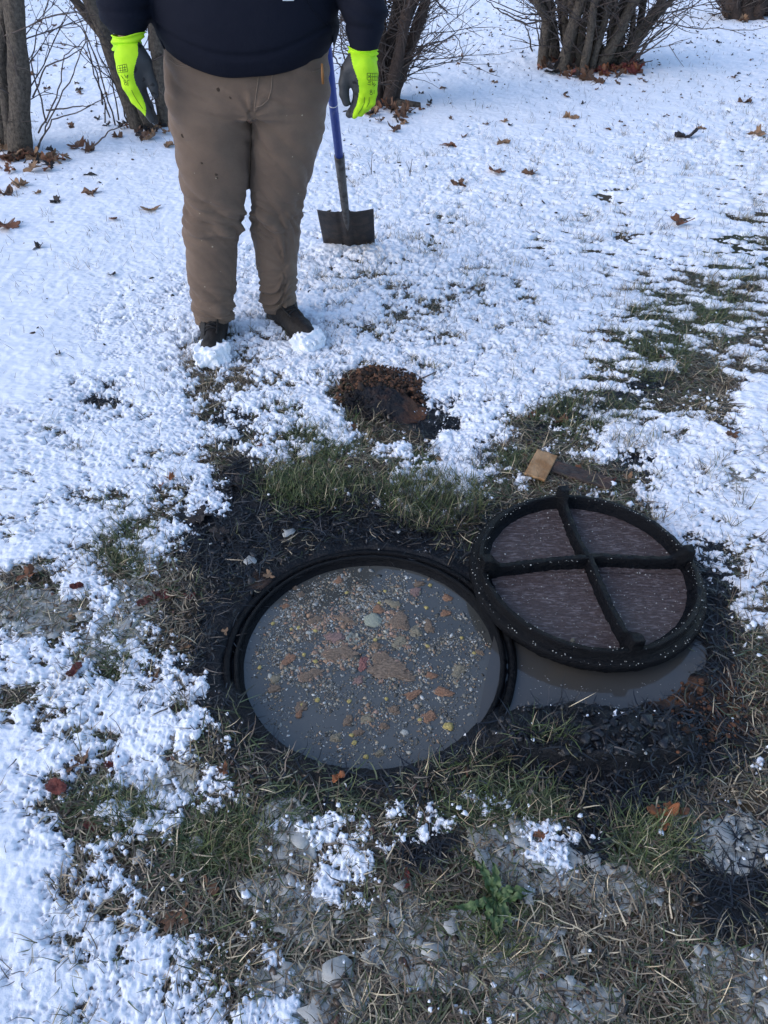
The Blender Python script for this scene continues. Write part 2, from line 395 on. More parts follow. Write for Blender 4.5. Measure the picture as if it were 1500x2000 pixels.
# soil sheet, half resolution
Xs, Ys, Zs = X[::2, ::2], Y[::2, ::2], Zg[::2, ::2]
c, wet, *_ = soil_colour(Xs, Ys)
V = np.stack([Xs, Ys, Zs], -1).reshape(-1, 3)
g = mk('ground', V, sheet_faces(Xs.shape[0], Xs.shape[1]), M['soil'], colr=c.reshape(-1, 3), extra=wet.ravel()); tag(g, kind='structure')
th, s = snow_th(X, Y)
V = np.stack([X, Y, Zg+th], -1).reshape(-1, 3); keep = (s > -.04).ravel()
F = sheet_faces(X.shape[0], NC, keep); V, F = compact(V, F)
sn = mk('snow', V, F, M['snow']); tag(sn, kind='structure')
# wide snow apron beyond the modelled sheet
a = 400; Vb = np.array([(-a, -a, -.16), (a, -a, -.16), (a, a, -.16), (-a, a, -.16)]); ap = mk('snow_field', Vb, np.array([(0, 1, 2, 3)]), M['snow']); tag(ap, kind='structure')

def surf_z(x, y):                                    # top surface, snow or soil
    z = base_z(x, y); t, s = snow_th(x, y); return z+np.maximum(t, 0), s
def z1(x, y):
    z, s = surf_z(np.array([x]), np.array([y])); return float(z[0])

# ------------------------------------------------------------------ samples over the visible ground
def sample(n, y0, y1, bias=1.0, wide=1.42):
    # uniform in ground area between y0 and y1 when bias is 1; biased to the near side otherwise
    u = rng.uniform(0, 1, n); y = y0+(y1-y0)*u**bias
    half = .52*(y*.743+1.0)*wide; x = rng.uniform(-1, 1, n)*half
    keep = rng.uniform(0, 1, n) < half/half.max(); return x[keep], y[keep]

# ------------------------------------------------------------------ grass blades
def blades(x, y, z, az, ln, lean, wd, colr, curl=None, seg=3):
    n = len(x); t = np.linspace(0, 1, seg+1)
    curl = rng.normal(0, .8, n) if curl is None else curl
    a = az[:, None]+curl[:, None]*t[None]
    el = lean[:, None]*(1-.75*t[None]**1.3*rng.uniform(.3, 1.3, n)[:, None])
    step = (ln/seg)[:, None]
    dx = np.cos(a)*np.cos(el)*step; dy = np.sin(a)*np.cos(el)*step; dz = np.sin(el)*step
    P = np.stack([np.cumsum(np.pad(dx[:, :-1], ((0, 0), (1, 0))), 1)+x[:, None], np.cumsum(np.pad(dy[:, :-1], ((0, 0), (1, 0))), 1)+y[:, None],
                  np.cumsum(np.pad(dz[:, :-1], ((0, 0), (1, 0))), 1)+z[:, None]], -1)
    sx, sy = -np.sin(a), np.cos(a); tw = rng.uniform(-.6, .6, n)[:, None]
    w = wd[:, None]*(1-t[None]**2*.75)*.5
    S = np.stack([sx*w*np.cos(tw), sy*w*np.cos(tw), w*np.sin(tw)], -1)
    A, B = P-S, P+S
    V = np.stack([A[:, :-1], B[:, :-1]], 2).reshape(n, -1, 3); V = np.concatenate([V, P[:, -1:]], 1)
    m = V.shape[1]; o = (np.arange(n)*m)[:, None, None]
    q = np.array([(2*k, 2*k+1, 2*k+3, 2*k+2) for k in range(seg-1)]); tr = np.array([(2*seg-2, 2*seg-1, m-1)])
    c = np.repeat(colr, m, 0)
    return V.reshape(-1, 3), (q[None]+o).reshape(-1, 4), (tr[None]+o).reshape(-1, 3), c
def pick(n, pal, wts, jit=.3):
    pal = np.array(pal); k = rng.choice(len(pal), n, p=np.array(wts)/sum(wts)); return np.clip(pal[k]*rng.uniform(1-jit, 1+jit, (n, 1)), 0, 1)
PG = [(.055, .080, .026), (.10, .115, .048), (.032, .046, .020), (.17, .165, .085)]
PB = [(.13, .095, .065), (.24, .19, .125), (.055, .042, .030), (.46, .385, .26), (.07, .075, .04)]
PM = [(.010, .011, .015), (.016, .017, .020), (.024, .023, .022), (.006, .007, .010), (.040, .042, .026)]
def add_blades(name, label, x, y, kind, lean, ln, wd, matn='blade', dz=0, above_snow=False):
    z, s = surf_z(x, y); zb = base_z(x, y)
    zz = (z if above_snow else zb)+dz
    _, _, mud, grn, stw, org = soil_colour(x, y)
    n = len(x); cg = pick(n, PG, (4, 3, 2, 1)); cb = pick(n, PB, (4, 3, 3, 2.2, 2)); cm = pick(n, PM, (4, 3, 2, 3, .7))
    r = rng.uniform(0, 1, n); c = np.where((r < np.clip(.22+grn*.6-stw*.25, 0, 1))[:, None], cg, cb)
    c = np.where((rng.uniform(0, 1, n) < mud*(.97-(.75*grn if name == 'grass' else .45*grn)))[:, None], cm, c)
    if name == 'grass': c = c*1.25
    V, Q, T, C = blades(x, y, zz, rng.uniform(0, 2*np.pi, n), ln, lean, wd, c)
    o = mk(name, V, [Q, T], M[matn], colr=C, smooth=False); tag(o, label, 'grass', kind='stuff'); return o
# matted blades lying on exposed soil
x, y = sample(400000, .22, 3.4, 1.25); s, cc = snow_s(x, y); px, py = proj(x, y, 0*x)
rad = np.hypot(x-WC[0], y-WC[1]); rl = np.hypot(x-.545, y-1.381)
pm = mask(px, py, MUD); pud = puddle_depth(px, py)
dens = np.where(s < .06, 1.0, np.where(s < .25, .16, 0.0))*(1-.55*pm)
dens *= (rad > .338)*(rl > .31)*(pud < .35)
low = np.sin(np.arctan2(y-WC[1], x-WC[0])) < -.35
dens *= np.where((rad < .40), np.where(low, .7, .10), 1.0)
dens *= 1-mask(px, py, [(745, 785, 105, 55, 35), (1150, 1440, 200, 50, 4, 0), (1290, 1345, 90, 35, 8)])*.85
k = rng.uniform(0, 1, len(x)) < dens*.75; x, y = x[k], y[k]; n = len(x)
add_blades('matted_grass', 'flattened dead and muddy grass blades covering the bare ground round the manhole', x, y, 0, rng.uniform(-.02, .42, n), rng.uniform(.020, .068, n), rng.uniform(.0010, .0040, n), 'bladewet', .002)
# upright tufts
tx, ty = sample(7800, .25, 6.5, 1.1); s, cc = snow_s(tx, ty); px, py = proj(tx, ty, 0*tx)
rad = np.hypot(tx-WC[0], ty-WC[1]); rl = np.hypot(tx-.545, ty-1.381); gm = mask(px, py, GREEN); mm = mask(px, py, MUD)
pr = np.where(s < .1, .62, np.where(cc < .95, .42*sst(-1.4, .3, tx), .06))*(1-.9*mm*(1-gm))*(rad > .37)*(rl > .345)*(puddle_depth(px, py) < .2)
k = rng.uniform(0, 1, len(tx)) < pr; tx, ty = tx[k], ty[k]
nb = rng.integers(8, 34, len(tx)); sp = rng.uniform(.010, .035, len(tx))
x = np.repeat(tx, nb); y = np.repeat(ty, nb); spr = np.repeat(sp, nb); x = x+rng.normal(0, 1, len(x))*spr; y = y+rng.normal(0, 1, len(y))*spr
# lush green grass behind the manhole
def clump(cx, cy, rx, ry, n):
    a = rng.uniform(0, 2*np.pi, n); r = np.sqrt(rng.uniform(0, 1, n)); P = [G(cx+rx*q*math.cos(b), cy+ry*q*math.sin(b)) for q, b in zip(r, a)]
    P = np.array(P); return P[:, 0], P[:, 1]
for args in [(850, 985, 100, 58, 2300), (680, 960, 150, 40, 1200), (590, 950, 90, 40, 700), (620, 870, 60, 40, 380), (1150, 810, 100, 30, 800), (1280, 700, 80, 50, 500), (250, 1080, 60, 60, 350), (1360, 620, 110, 40, 500), (1230, 590, 50, 30, 260),
             (450, 1640, 90, 50, 450), (250, 1580, 70, 40, 300), (850, 1500, 160, 25, 450), (1080, 1460, 60, 20, 120), (960, 900, 60, 25, 260), (1240, 870, 60, 15, 200), (230, 1270, 30, 50, 150), (980, 1590, 120, 40, 300), (1430, 560, 60, 60, 400), (1280, 1640, 80, 50, 300), (990, 1850, 80, 50, 260)]:
    a, b = clump(*args); x = np.concatenate([x, a]); y = np.concatenate([y, b])
rad = np.hypot(x-WC[0], y-WC[1]); rl = np.hypot(x-.545, y-1.381); k = (rad > .362)*(rl > .335); x, y = x[k], y[k]; n = len(x)
add_blades('grass', 'green and straw grass tufts standing out of the snow', x, y, 0, rng.uniform(.25, 1.35, n), rng.uniform(.025, .078, n), rng.uniform(.0012, .0026, n), 'blade', 0)
# single thin blades poking through the snow
x1, y1 = sample(7000, .4, 4.0); x2, y2 = sample(30000, 2.4, 10.5); x = np.concatenate([x1, x2]); y = np.concatenate([y1, y2])
rad = np.hypot(x-WC[0], y-WC[1]); rl = np.hypot(x-.545, y-1.381); px, py = proj(x, y, 0*x)
cl = fbm(x*1.3, y*1.3, 91, 3); right = sst(-.8, 1.0, x/np.maximum(y*.5, 1)*1.6)
pr = np.clip(.25+.75*cl+.45*right, .06, 1)*(1-.6*sst(5.5, 8, y)); k = (rad > .37)*(rl > .345)*(rng.uniform(0, 1, len(x)) < pr); x, y = x[k], y[k]; n = len(x)
V, Q, T, C = blades(x, y, surf_z(x, y)[0]-.008, rng.uniform(0, 2*np.pi, n), rng.uniform(.025, .07, n), rng.uniform(.45, 1.4, n), rng.uniform(.0010, .0019, n)*(1+.12*y), pick(n, [(.055, .055, .035), (.085, .075, .05), (.04, .055, .03), (.035, .028, .02)], (3, 3, 2, 3)))
o = mk('grass_stalks', V, [Q, T], M['blade'], colr=C, smooth=False); tag(o, 'thin single grass stalks poking up through the snow', 'grass', kind='stuff')
# tiny litter over the far snow
x, y = sample(6500, 2.2, 12.5, .75); k = rng.uniform(0, 1, len(x)) < np.clip(.35+fbm(x*1.1, y*1.1, 95, 3)+sst(6, 9, y)*.5, .05, 1); x, y = x[k], y[k]; n = len(x)
z, _ = surf_z(x, y); P = np.stack([x, y, z+.001], 1); S = np.stack([rng.uniform(.004, .018, n), rng.uniform(.003, .010, n), rng.uniform(.002, .006, n)], 1)*rng.uniform(.5, 1.1, (n, 1))*(1+.05*y[:, None])
V, F, C = scatter_blobs(P, S, 1, .6, pick(n, [(.04, .025, .018), (.09, .05, .03), (.02, .018, .016), (.05, .05, .035)], (4, 2, 4, 1)), tilt=1.2)
o = mk('leaf_litter', V, F, M['blade'], colr=C); tag(o, 'tiny dark leaf scraps and seeds sprinkled over the snow', 'leaf litter', kind='stuff')
def ice_s(x, y):
    px, py = warp(x, y); return mask(px, py, ICE)*.9-.50+.75*fbm(x*17, y*19, 101, 5, .68)-.3*np.clip(snow_s(x, y)[0], 0, 1)
# snow crumbs on the ragged edges
x, y = sample(72000, .22, 3.0, 1.2); s, cc = snow_s(x, y); rad = np.hypot(x-WC[0], y-WC[1]); rl = np.hypot(x-.545, y-1.381)
pr = np.where((s > -.34) & (s < .12), .22*sst(-.34, 0, s)+.02, 0)*sst(.10, .35, cc)*(rad > .37)*(rl > .345)
pr += (cc > .06)*(s < 0)*.008*(rad > .37)*(rl > .345)+(y < 1.25)*(rad > .42)*(s < 0)*(.05+.16*sst(-.15, .15, ice_s(x, y)))*sst(-.1, .35, fbm(x*9, y*9, 131, 3))
k = rng.uniform(0, 1, len(x)) < pr; x, y = x[k], y[k]; n = len(x)
z = base_z(x, y); P = np.stack([x, y, z+rng.uniform(.003, .016, n)], 1); crS = np.exp(rng.normal(-6.05, .50, n))*np.where(s[k] < -.35, .55, 1); V, F, C = scatter_blobs(P, crS, 2, .85, flat=.62)
o = mk('snow_crumbs', V, F, M['snow']); tag(o, 'small loose snow clods caught on the grass tips', 'snow', kind='stuff')
# flat scraps of rotten leaf among the matted grass
x, y = sample(32000, .24, 3.2, 1.25); s, cc = snow_s(x, y); rad = np.hypot(x-WC[0], y-WC[1]); rl = np.hypot(x-.545, y-1.381); px, py = proj(x, y, 0*x); pm = mask(px, py, MUD)
k = (s < .05)*(rad > .37)*(rl > .345)*(puddle_depth(px, py) < .2)*(rng.uniform(0, 1, len(x)) < .5); x, y, pm = x[k], y[k], pm[k]; n = len(x)
C = np.where((pm > rng.uniform(0, 1, n))[:, None], pick(n, [(.012, .012, .016), (.02, .019, .02)], (2, 1)), pick(n, [(.06, .04, .028), (.11, .075, .05), (.03, .025, .02), (.17, .14, .11), (.10, .045, .03)], (4, 2, 3, 1, 1)))
V, F, C = scatter_blobs(np.stack([x, y, base_z(x, y)+rng.uniform(.001, .011, n)], 1), np.stack([rng.uniform(.002, .011, n), rng.uniform(.002, .006, n), np.full(n, .0011)], 1), 1, .9, C, tilt=1.5)
o = mk('leaf_scraps', V, F, M['bladewet'], colr=C, smooth=False); tag(o, 'small rotten leaf scraps mixed into the matted grass', 'leaf litter', kind='stuff')
# slush / ice
def ice_s(x, y):
    px, py = warp(x, y); return mask(px, py, ICE)*.9-.50+.75*fbm(x*17, y*19, 101, 5, .68)-.3*np.clip(snow_s(x, y)[0], 0, 1)
r0 = (rows > .24)*(rows < 2.1); Xi, Yi = X[r0][:, ::1], Y[r0][:, ::1]
si = ice_s(Xi, Yi); zi = base_z(Xi, Yi, False)+  .0045*np.sqrt(np.clip(si/.12, 0, 1))+.0014*np.abs(fbm(Xi*28, Yi*28, 104, 3))+.002*fbm(Xi*90, Yi*90, 105, 2)-np.where(si < 0, .01, 0)
V = np.stack([Xi, Yi, zi], -1).reshape(-1, 3); F = sheet_faces(Xi.shape[0], Xi.shape[1], (si > -.03).ravel()); V, F = compact(V, F)
o = mk('slush', V, F, M['ice']); tag(o, 'grey half-melted ice crust trodden into the grass', 'ice', kind='stuff')
x, y = sample(26000, .24, 1.6, 1.2); k = (ice_s(x, y) > -.30)*(rng.uniform(0, 1, len(x)) < .045+.06*sst(-.3, 0, ice_s(x, y))); x, y = x[k], y[k]; n = len(x)
m = 12; a = np.linspace(0, 2*np.pi, m, endpoint=False)[None]+rng.uniform(-.25, .25, (n, m)); rr = np.exp(rng.normal(-4.7, .55, n))[:, None]*rng.uniform(.5, 1.2, (n, m))
lx, ly = np.cos(a)*rr, np.sin(a)*rr; nx, ny = rng.normal(0, .10, (n, 1)), rng.normal(0, .10, (n, 1)); z = base_z(x, y)+rng.uniform(.005, .010, n)
top = np.stack([lx+x[:, None], ly+y[:, None], z[:, None]+lx*nx+ly*ny], -1); bot = top-np.array((0, 0, .0014)); ctr = np.stack([x, y, z], 1)[:, None]
V = np.concatenate([top, bot, ctr], 1); mm_ = 2*m+1; o_ = (np.arange(n)*mm_)[:, None, None]; ii = np.arange(m); i2 = (ii+1) % m
T = (np.stack([np.full(m, 2*m), ii, i2], 1)[None]+o_).reshape(-1, 3); Q = (np.stack([ii, ii+m, i2+m, i2], 1)[None]+o_).reshape(-1, 4)
o = mk('ice_flakes', V.reshape(-1, 3), [Q, T], M['iceflake'], smooth=False); tag(o, 'thin broken ice flakes lying among the matted grass', 'ice', kind='stuff')

# ------------------------------------------------------------------ manhole frame, water and scum
def lathe(prof, n=128, jit=0, seed=0, a0=0):
    prof = np.array(prof, float); th = np.linspace(0, 2*np.pi, n, endpoint=False); k = len(prof)
    r = np.repeat(prof[:, 0][:, None], n, 1); z = np.repeat(prof[:, 1][:, None], n, 1)
    if jit:
        cx, cy = r*np.cos(th), r*np.sin(th); r = r+jit*fbm(cx*30+z*40, cy*30, seed, 3); z = z+jit*fbm(cx*35, cy*35+z*40, seed+5, 3)
    V = np.stack([r*np.cos(th), r*np.sin(th), z], -1).reshape(-1, 3); i = np.arange(k-1)[:, None]*n; j = np.arange(n)[None]; j2 = (j+1) % n
    return V, np.stack([i+j, i+j2, i+n+j2, i+n+j], -1).reshape(-1, 4)
fr = empty('manhole', (WC[0], WC[1], 0)); tag(fr, 'round black iron manhole frame set in the mud, full of grey water', 'manhole')
V, F = lathe([(.365, -.06), (.365, -.006), (.360, .001), (.348, .002), (.345, -.003), (.342, -.018), (.340, -.018)], 220, .0018, 3); mk('rim', V, F, M['iron'], fr)
V, F = lathe([(.340, -.012), (.337, .000), (.333, .0035), (.327, .003), (.325, -.003), (.3235, -.013), (.3185, -.015), (.315, -.019), (.314, -.10)], 220, .0016, 8); mk('seat_ledge', V, F, M['iron'], fr)
WZ = -.020
th_ = np.linspace(0, 2*np.pi, 160, endpoint=False); V = [(0, 0, 0)]; F = []
for r in np.linspace(.02, .3175, 30): V += [(r*math.cos(t), r*math.sin(t), 0) for t in th_]
T = [(0, 1+i, 1+(i+1) % 160) for i in range(160)]; Q = [(1+k*160+i, 1+(k+1)*160+i, 1+(k+1)*160+(i+1) % 160, 1+k*160+(i+1) % 160) for k in range(29) for i in range(160)]
wt = mk('water', V, [np.array(Q), np.array(T)], M['water']); wt.location = (WC[0], WC[1], WZ); tag(wt, kind='structure')
def inwater(x, y, r=.308): return np.hypot(x-WC[0], y-WC[1]) < r
n = 90000; a = rng.uniform(0, 2*np.pi, n); r = .312*np.sqrt(rng.uniform(0, 1, n)); x = WC[0]+r*np.cos(a); y = WC[1]+r*np.sin(a)
u, v = proj(x, y, 0*x+WZ)
dn = .30+.75*ell(u, v, 640, 1200, 120, 80, 0, .6)+.35*ell(u, v, 740, 1270, 170, 110, 0, .6)
dn = dn*(.12+1.3*sst(-.30, .40, fbm(x*18, y*18, 111, 4)))*(1-.85*sst(.265, .312, r))*(1-.45*ell(u, v, 880, 1180, 90, 60, 0, .5))*(1-.5*ell(u, v, 560, 1440, 120, 50, 0, .5))
k = rng.uniform(0, 1, n) < dn*.60; x, y, u, v = x[k], y[k], u[k], v[k]; n = len(x)
sz = np.exp(rng.normal(-6.75, .55, n)); S = np.stack([sz*rng.uniform(.8, 2.0, n), sz*rng.uniform(.6, 1.2, n), np.full(n, .0009)], 1)
C = pick(n, [(.25, .255, .24), (.13, .13, .115), (.45, .45, .42), (.06, .056, .046), (.28, .20, .13), (.20, .175, .125)], (4, 4, 1.3, 4, 1.6, 2.5), .35)
nb_ = int(n*.035); big = np.arange(n) < nb_; S[big] = np.stack([rng.uniform(.002, .0058, nb_), rng.uniform(.0018, .0045, nb_), np.full(nb_, .0014)], 1)*np.exp(rng.normal(-.1, .3, (nb_, 1))); C[big] = pick(nb_, [(.30, .24, .165), (.27, .19, .13), (.33, .31, .25), (.20, .19, .16), (.30, .17, .11)], (3, 3, 2, 3, 1)); bk = (mask(u, v, [(660, 1275, 60, 34, 0), (765, 1300, 60, 40, 0), (780, 1215, 40, 30, 0), (608, 1318, 34, 20, 0), (640, 1210, 60, 25, 0), (720, 1405, 40, 25, 0)])*.42*sst(-.3, .3, fbm(x*60, y*60, 119, 3)) > rng.uniform(0, 1, n)); C = np.where(bk[:, None], pick(n, [(.30, .19, .12), (.22, .14, .10), (.33, .22, .17)], (2, 2, 1)), C); S[bk] *= (1.5, 1.5, 1.6)
V, F, C = scatter_blobs(np.stack([x, y, np.full(n, WZ+.0005)], 1), S, 1, .8, C, tilt=0)
o = mk('food_scum', V, F, M['scum'], colr=C); tag(o, 'pale flakes of scum floating over the dark manhole water', 'scum', kind='stuff')
n = 260; u = rng.uniform(985, 1370, n); v = rng.uniform(1255, 1390, n); P = np.array([G(a, b, -.012) for a, b in zip(u, v)])
k = (np.hypot(P[:, 0]-.545, P[:, 1]-1.381) > .33)*(np.hypot(P[:, 0]-WC[0], P[:, 1]-WC[1]) > .37); P = P[k]; n = len(P)
V, F, C = scatter_blobs(np.column_stack([P, np.full(n, -.0118)]), np.stack([rng.uniform(.0007, .003, n), rng.uniform(.0005, .001, n), np.full(n, .0006)], 1), 1, .4, pick(n, [(.3, .31, .32), (.16, .16, .15)], (1, 1)), tilt=0)
o = mk('puddle_specks', V, F, M['scum'], colr=C); tag(o, 'fine pale specks floating on the puddle under the lid', 'scum', kind='stuff')
def lump_mesh(seed, sub=3, amp=.45, zf=1):
    V0, F0 = ico(sub); q = V0+seed*7.3; d = 1+amp*vnoise3(q, 1.1)+amp*.6*vnoise3(q, 2.9, 4)+amp*.4*vnoise3(q, 7, 6); return V0*d[:, None], F0
lumpm = {}
CH = {'orange': (.34, .19, .115), 'brown': (.25, .18, .125), 'pink': (.29, .19, .165), 'tan': (.30, .26, .18), 'red': (.32, .14, .12), 'yellow': (.60, .48, .17), 'white': (.58, .58, .52)}
for k_, v_ in CH.items(): M['lump_'+k_] = mat('lump_'+k_, v_, .55, .4, var=(5, tuple(q*.45 for q in v_), .40, .62), bump=(9, .8, .003))
def lump(px, py, w, h, c, label, cat, group, z=WZ, hz=.0032):
    key = (c, random.randrange(4))
    if key not in lumpm:
        V, F = lump_mesh(len(lumpm)+1, 3 if c in ('yellow', 'white') else 4, .35 if c in ('yellow', 'white') else .85); me_o = mk('floating_lump' if c not in ('yellow', 'white') else 'corn_kernel', V, F, M['lump_'+c]); lumpm[key] = me_o.data; o = me_o
    else:
        o = bpy.data.objects.new('floating_lump' if c not in ('yellow', 'white') else 'corn_kernel', lumpm[key]); col.objects.link(o)
    gx, gy = G(px, py, z); o.location = (gx, gy, z+hz*.2); s = 1/720
    o.scale = (w*s*.5, h*s*.5*1.25, hz); o.rotation_euler = (0, 0, random.uniform(-.5, .5)); tag(o, label, cat, group); return o
CHL = [(661, 1135, 18, 12, 'orange'), (577, 1149, 9, 8, 'brown'), (589, 1162, 10, 14, 'brown'), (558, 1184, 14, 8, 'orange'), (616, 1212, 22, 14, 'brown'), (811, 1158, 17, 15, 'pink'), (873, 1168, 15, 12, 'orange'),
       (869, 1198, 16, 12, 'orange'), (738, 1190, 17, 15, 'orange'), (653, 1245, 26, 20, 'pink'), (663, 1277, 48, 30, 'brown'), (673, 1210, 34, 15, 'brown'), (772, 1182, 26, 13, 'tan'), (783, 1215, 30, 26, 'brown'),
       (839, 1225, 14, 20, 'brown'), (811, 1234, 20, 20, 'tan'), (562, 1289, 16, 22, 'orange'), (768, 1311, 64, 26, 'brown'), (746, 1286, 26, 24, 'brown'), (709, 1297, 14, 24, 'red'), (897, 1311, 28, 18, 'tan'),
       (842, 1320, 16, 10, 'orange'), (865, 1352, 26, 13, 'orange'), (805, 1358, 26, 11, 'orange'), (539, 1329, 15, 14, 'tan'), (538, 1346, 18, 10, 'brown'), (590, 1381, 17, 13, 'brown'), (584, 1396, 11, 11, 'orange'),
       (839, 1400, 18, 17, 'orange'), (769, 1387, 16, 16, 'brown'), (681, 1409, 11, 14, 'brown'), (750, 1419, 13, 11, 'brown'), (701, 1431, 14, 11, 'brown'), (655, 1442, 17, 12, 'tan'), (716, 1405, 20, 14, 'tan'),
       (742, 1472, 13, 10, 'tan'), (608, 1318, 34, 18, 'brown'), (733, 1262, 20, 14, 'brown'), (937, 1275, 13, 9, 'brown'), (820, 1141, 18, 8, 'brown'), (781, 1255, 26, 22, 'tan'), (700, 1330, 20, 12, 'pink')]
def clock(a_, b_):
    gx, gy = G(a_, b_, WZ); dx, dy = gx-WC[0], gy-WC[1]; rr_ = math.hypot(dx, dy)/.315; h = int(round((math.degrees(math.atan2(dx, dy)) % 360)/30)) or 12
    return ('close to the middle' if rr_ < .3 else 'halfway out' if rr_ < .62 else 'near the rim')+' at '+['', 'one', 'two', 'three', 'four', 'five', 'six', 'seven', 'eight', 'nine', 'ten', 'eleven', 'twelve'][h]+" o'clock"
SPEC = {(768, 1311): 'largest flat brown scum raft floating right of the manhole water centre', (661, 1135): 'orange lump floating highest, near the far rim of the manhole', (709, 1297): 'red lump floating beside the big brown raft in the manhole',
        (663, 1277): 'broad pinkish brown scum patch below the paper ring in the manhole', (562, 1289): 'orange lump floating nearest the left rim of the manhole', (839, 1400): 'round orange lump floating near the lower right of the manhole', (653, 1245): 'pink lump touching the left side of the paper ring'}
for a_, b_, w_, h_, c_ in CHL:
    side = ('left' if a_ < 690 else 'right')+(' far' if b_ < 1225 else ' near')
    lump(a_, b_, w_*1.05, h_*.95, c_, SPEC.get((a_, b_), ('small ' if w_ < 16 else '')+f'{c_} lump {clock(a_, b_)} in the manhole water'), 'floating lump', 'brown lumps floating in the manhole')
for a_, b_ in [(533, 1218), (569, 1229), (583, 1226), (616, 1232), (840, 1143), (833, 1187), (902, 1246), (835, 1262), (926, 1276), (682, 1370), (620, 1367), (589, 1377), (755, 1365), (687, 1436), (692, 1451), (820, 1406), (733, 1250), (616, 1292), (594, 1279), (715, 1478), (677, 1158), (507, 1304), (741, 1178), (752, 1155)]:
    side = ('left' if a_ < 700 else 'right')+(' far' if b_ < 1240 else ' near')
    lump(a_, b_, random.uniform(6, 9), random.uniform(5, 7.5), 'yellow', f'tiny yellow kernel {clock(a_, b_)} in the manhole water', 'corn kernel', 'yellow kernels floating in the manhole', hz=.003)
lump(876, 1419, 16, 12, 'yellow', 'largest yellow kernel at the lower right edge of the manhole water', 'corn kernel', 'yellow kernels floating in the manhole', hz=.005)
lump(527, 1321, 8, 10, 'white', 'white bean floating by the left rim of the manhole', 'bean', None); lump(603, 1236, 10, 6, 'white', 'white bean floating beside a brown lump left of centre', 'bean', None); lump(790, 1431, 14, 9, 'white', 'pale bean floating near the bottom of the manhole', 'bean', None)
V, F = lump_mesh(33, 4, .22); o = mk('mould_ball', V, F, M['mould']); gx, gy = G(728, 1212, WZ); o.location = (gx, gy, WZ); o.scale = (.023, .024, .008); tag(o, 'fuzzy pale green ball of mould floating in the manhole', 'mould')
b = MB(); th = np.linspace(0, 2*np.pi, 40, endpoint=False); gx, gy = G(690, 1248, WZ); Vp = [(gx, gy, WZ+.001)]
for k_ in range(1, 9):
    rr_ = (.0165+.0025*np.cos(th*6+.4)+.002*fbm(np.cos(th)*2, np.sin(th)*2, 5, 3))*k_/8; zz_ = WZ+.0012+.0035*math.exp(-((k_/8-.86)/.12)**2)*(1+.5*np.sin(th*3))+.0006*np.sin(th*7+k_); Vp += list(zip(gx+rr_*np.cos(th)*1.05, gy+rr_*np.sin(th)*1.15, zz_))
b.add(Vp, [(1+k_*40+i, 1+(k_+1)*40+i, 1+(k_+1)*40+(i+1) % 40, 1+k_*40+(i+1) % 40) for k_ in range(7) for i in range(40)], [(0, 1+i, 1+(i+1) % 40) for i in range(40)])
o = b.build('paper_scrap', M['paper']); tag(o, 'crumpled ring of soggy paper floating in the centre of the manhole', 'paper scrap')

# puddle under the lid
P = [(965, 1240), (1080, 1200), (1250, 1190), (1400, 1200), (1400, 1290), (1370, 1350), (1250, 1400), (1100, 1420), (985, 1425), (930, 1420)]; V = [(*G(a_, b_, -.012), -.012) for a_, b_ in P]
pd = bpy.data.meshes.new('puddle'); pd.from_pydata([(x_, y_, 0) for x_, y_, _ in V], [], [list(range(len(V)))]); pd.materials.append(M['puddle']); po = bpy.data.objects.new('puddle', pd); po.location.z = -.012; col.objects.link(po); tag(po, kind='structure')

# ------------------------------------------------------------------ the lid, lying upside down
LC = (.5455, 1.381); lid = empty('manhole_cover', (LC[0], LC[1], .026)); lid.rotation_euler = (R(-.5), R(1.6), 0)
tag(lid, 'round black iron manhole lid lying upside down beside the open manhole', 'manhole cover')
LR = .3135
prof = [(.0, -.016), (LR-.012, -.016), (LR-.002, -.012), (LR+.002, -.003), (LR, .012), (LR-.006, .017), (LR-.0155, .0175), (LR-.019, .019), (LR-.0205, .038), (LR-.0235, .0415), (LR-.033, .041), (LR-.037, .036), (LR-.042, .016), (LR-.052, .0105)]
V, F = lathe(prof, 420, .0024, 21); V = V+.0008*np.stack([vnoise3(V, 140, 3)]*3, 1); mk('rim', V, F, M['iron'], lid)
fp = [(r, .010) for r in np.linspace(.002, LR-.050, 60)]; V, F = lathe(fp[::-1], 200, .0016, 27)
mk('floor_plate', V, F, M['ironfloor'], lid)
def lidlocal(px, py, z): gx, gy = G(px, py, z); return np.array((gx-LC[0], gy-LC[1]))
ctr = lidlocal(1150, 1083, .075)
tips = [lidlocal(1098, 952, .10), lidlocal(1362, 1068, .095), lidlocal(1238, 1250, .085), lidlocal(945, 1100, .085)]
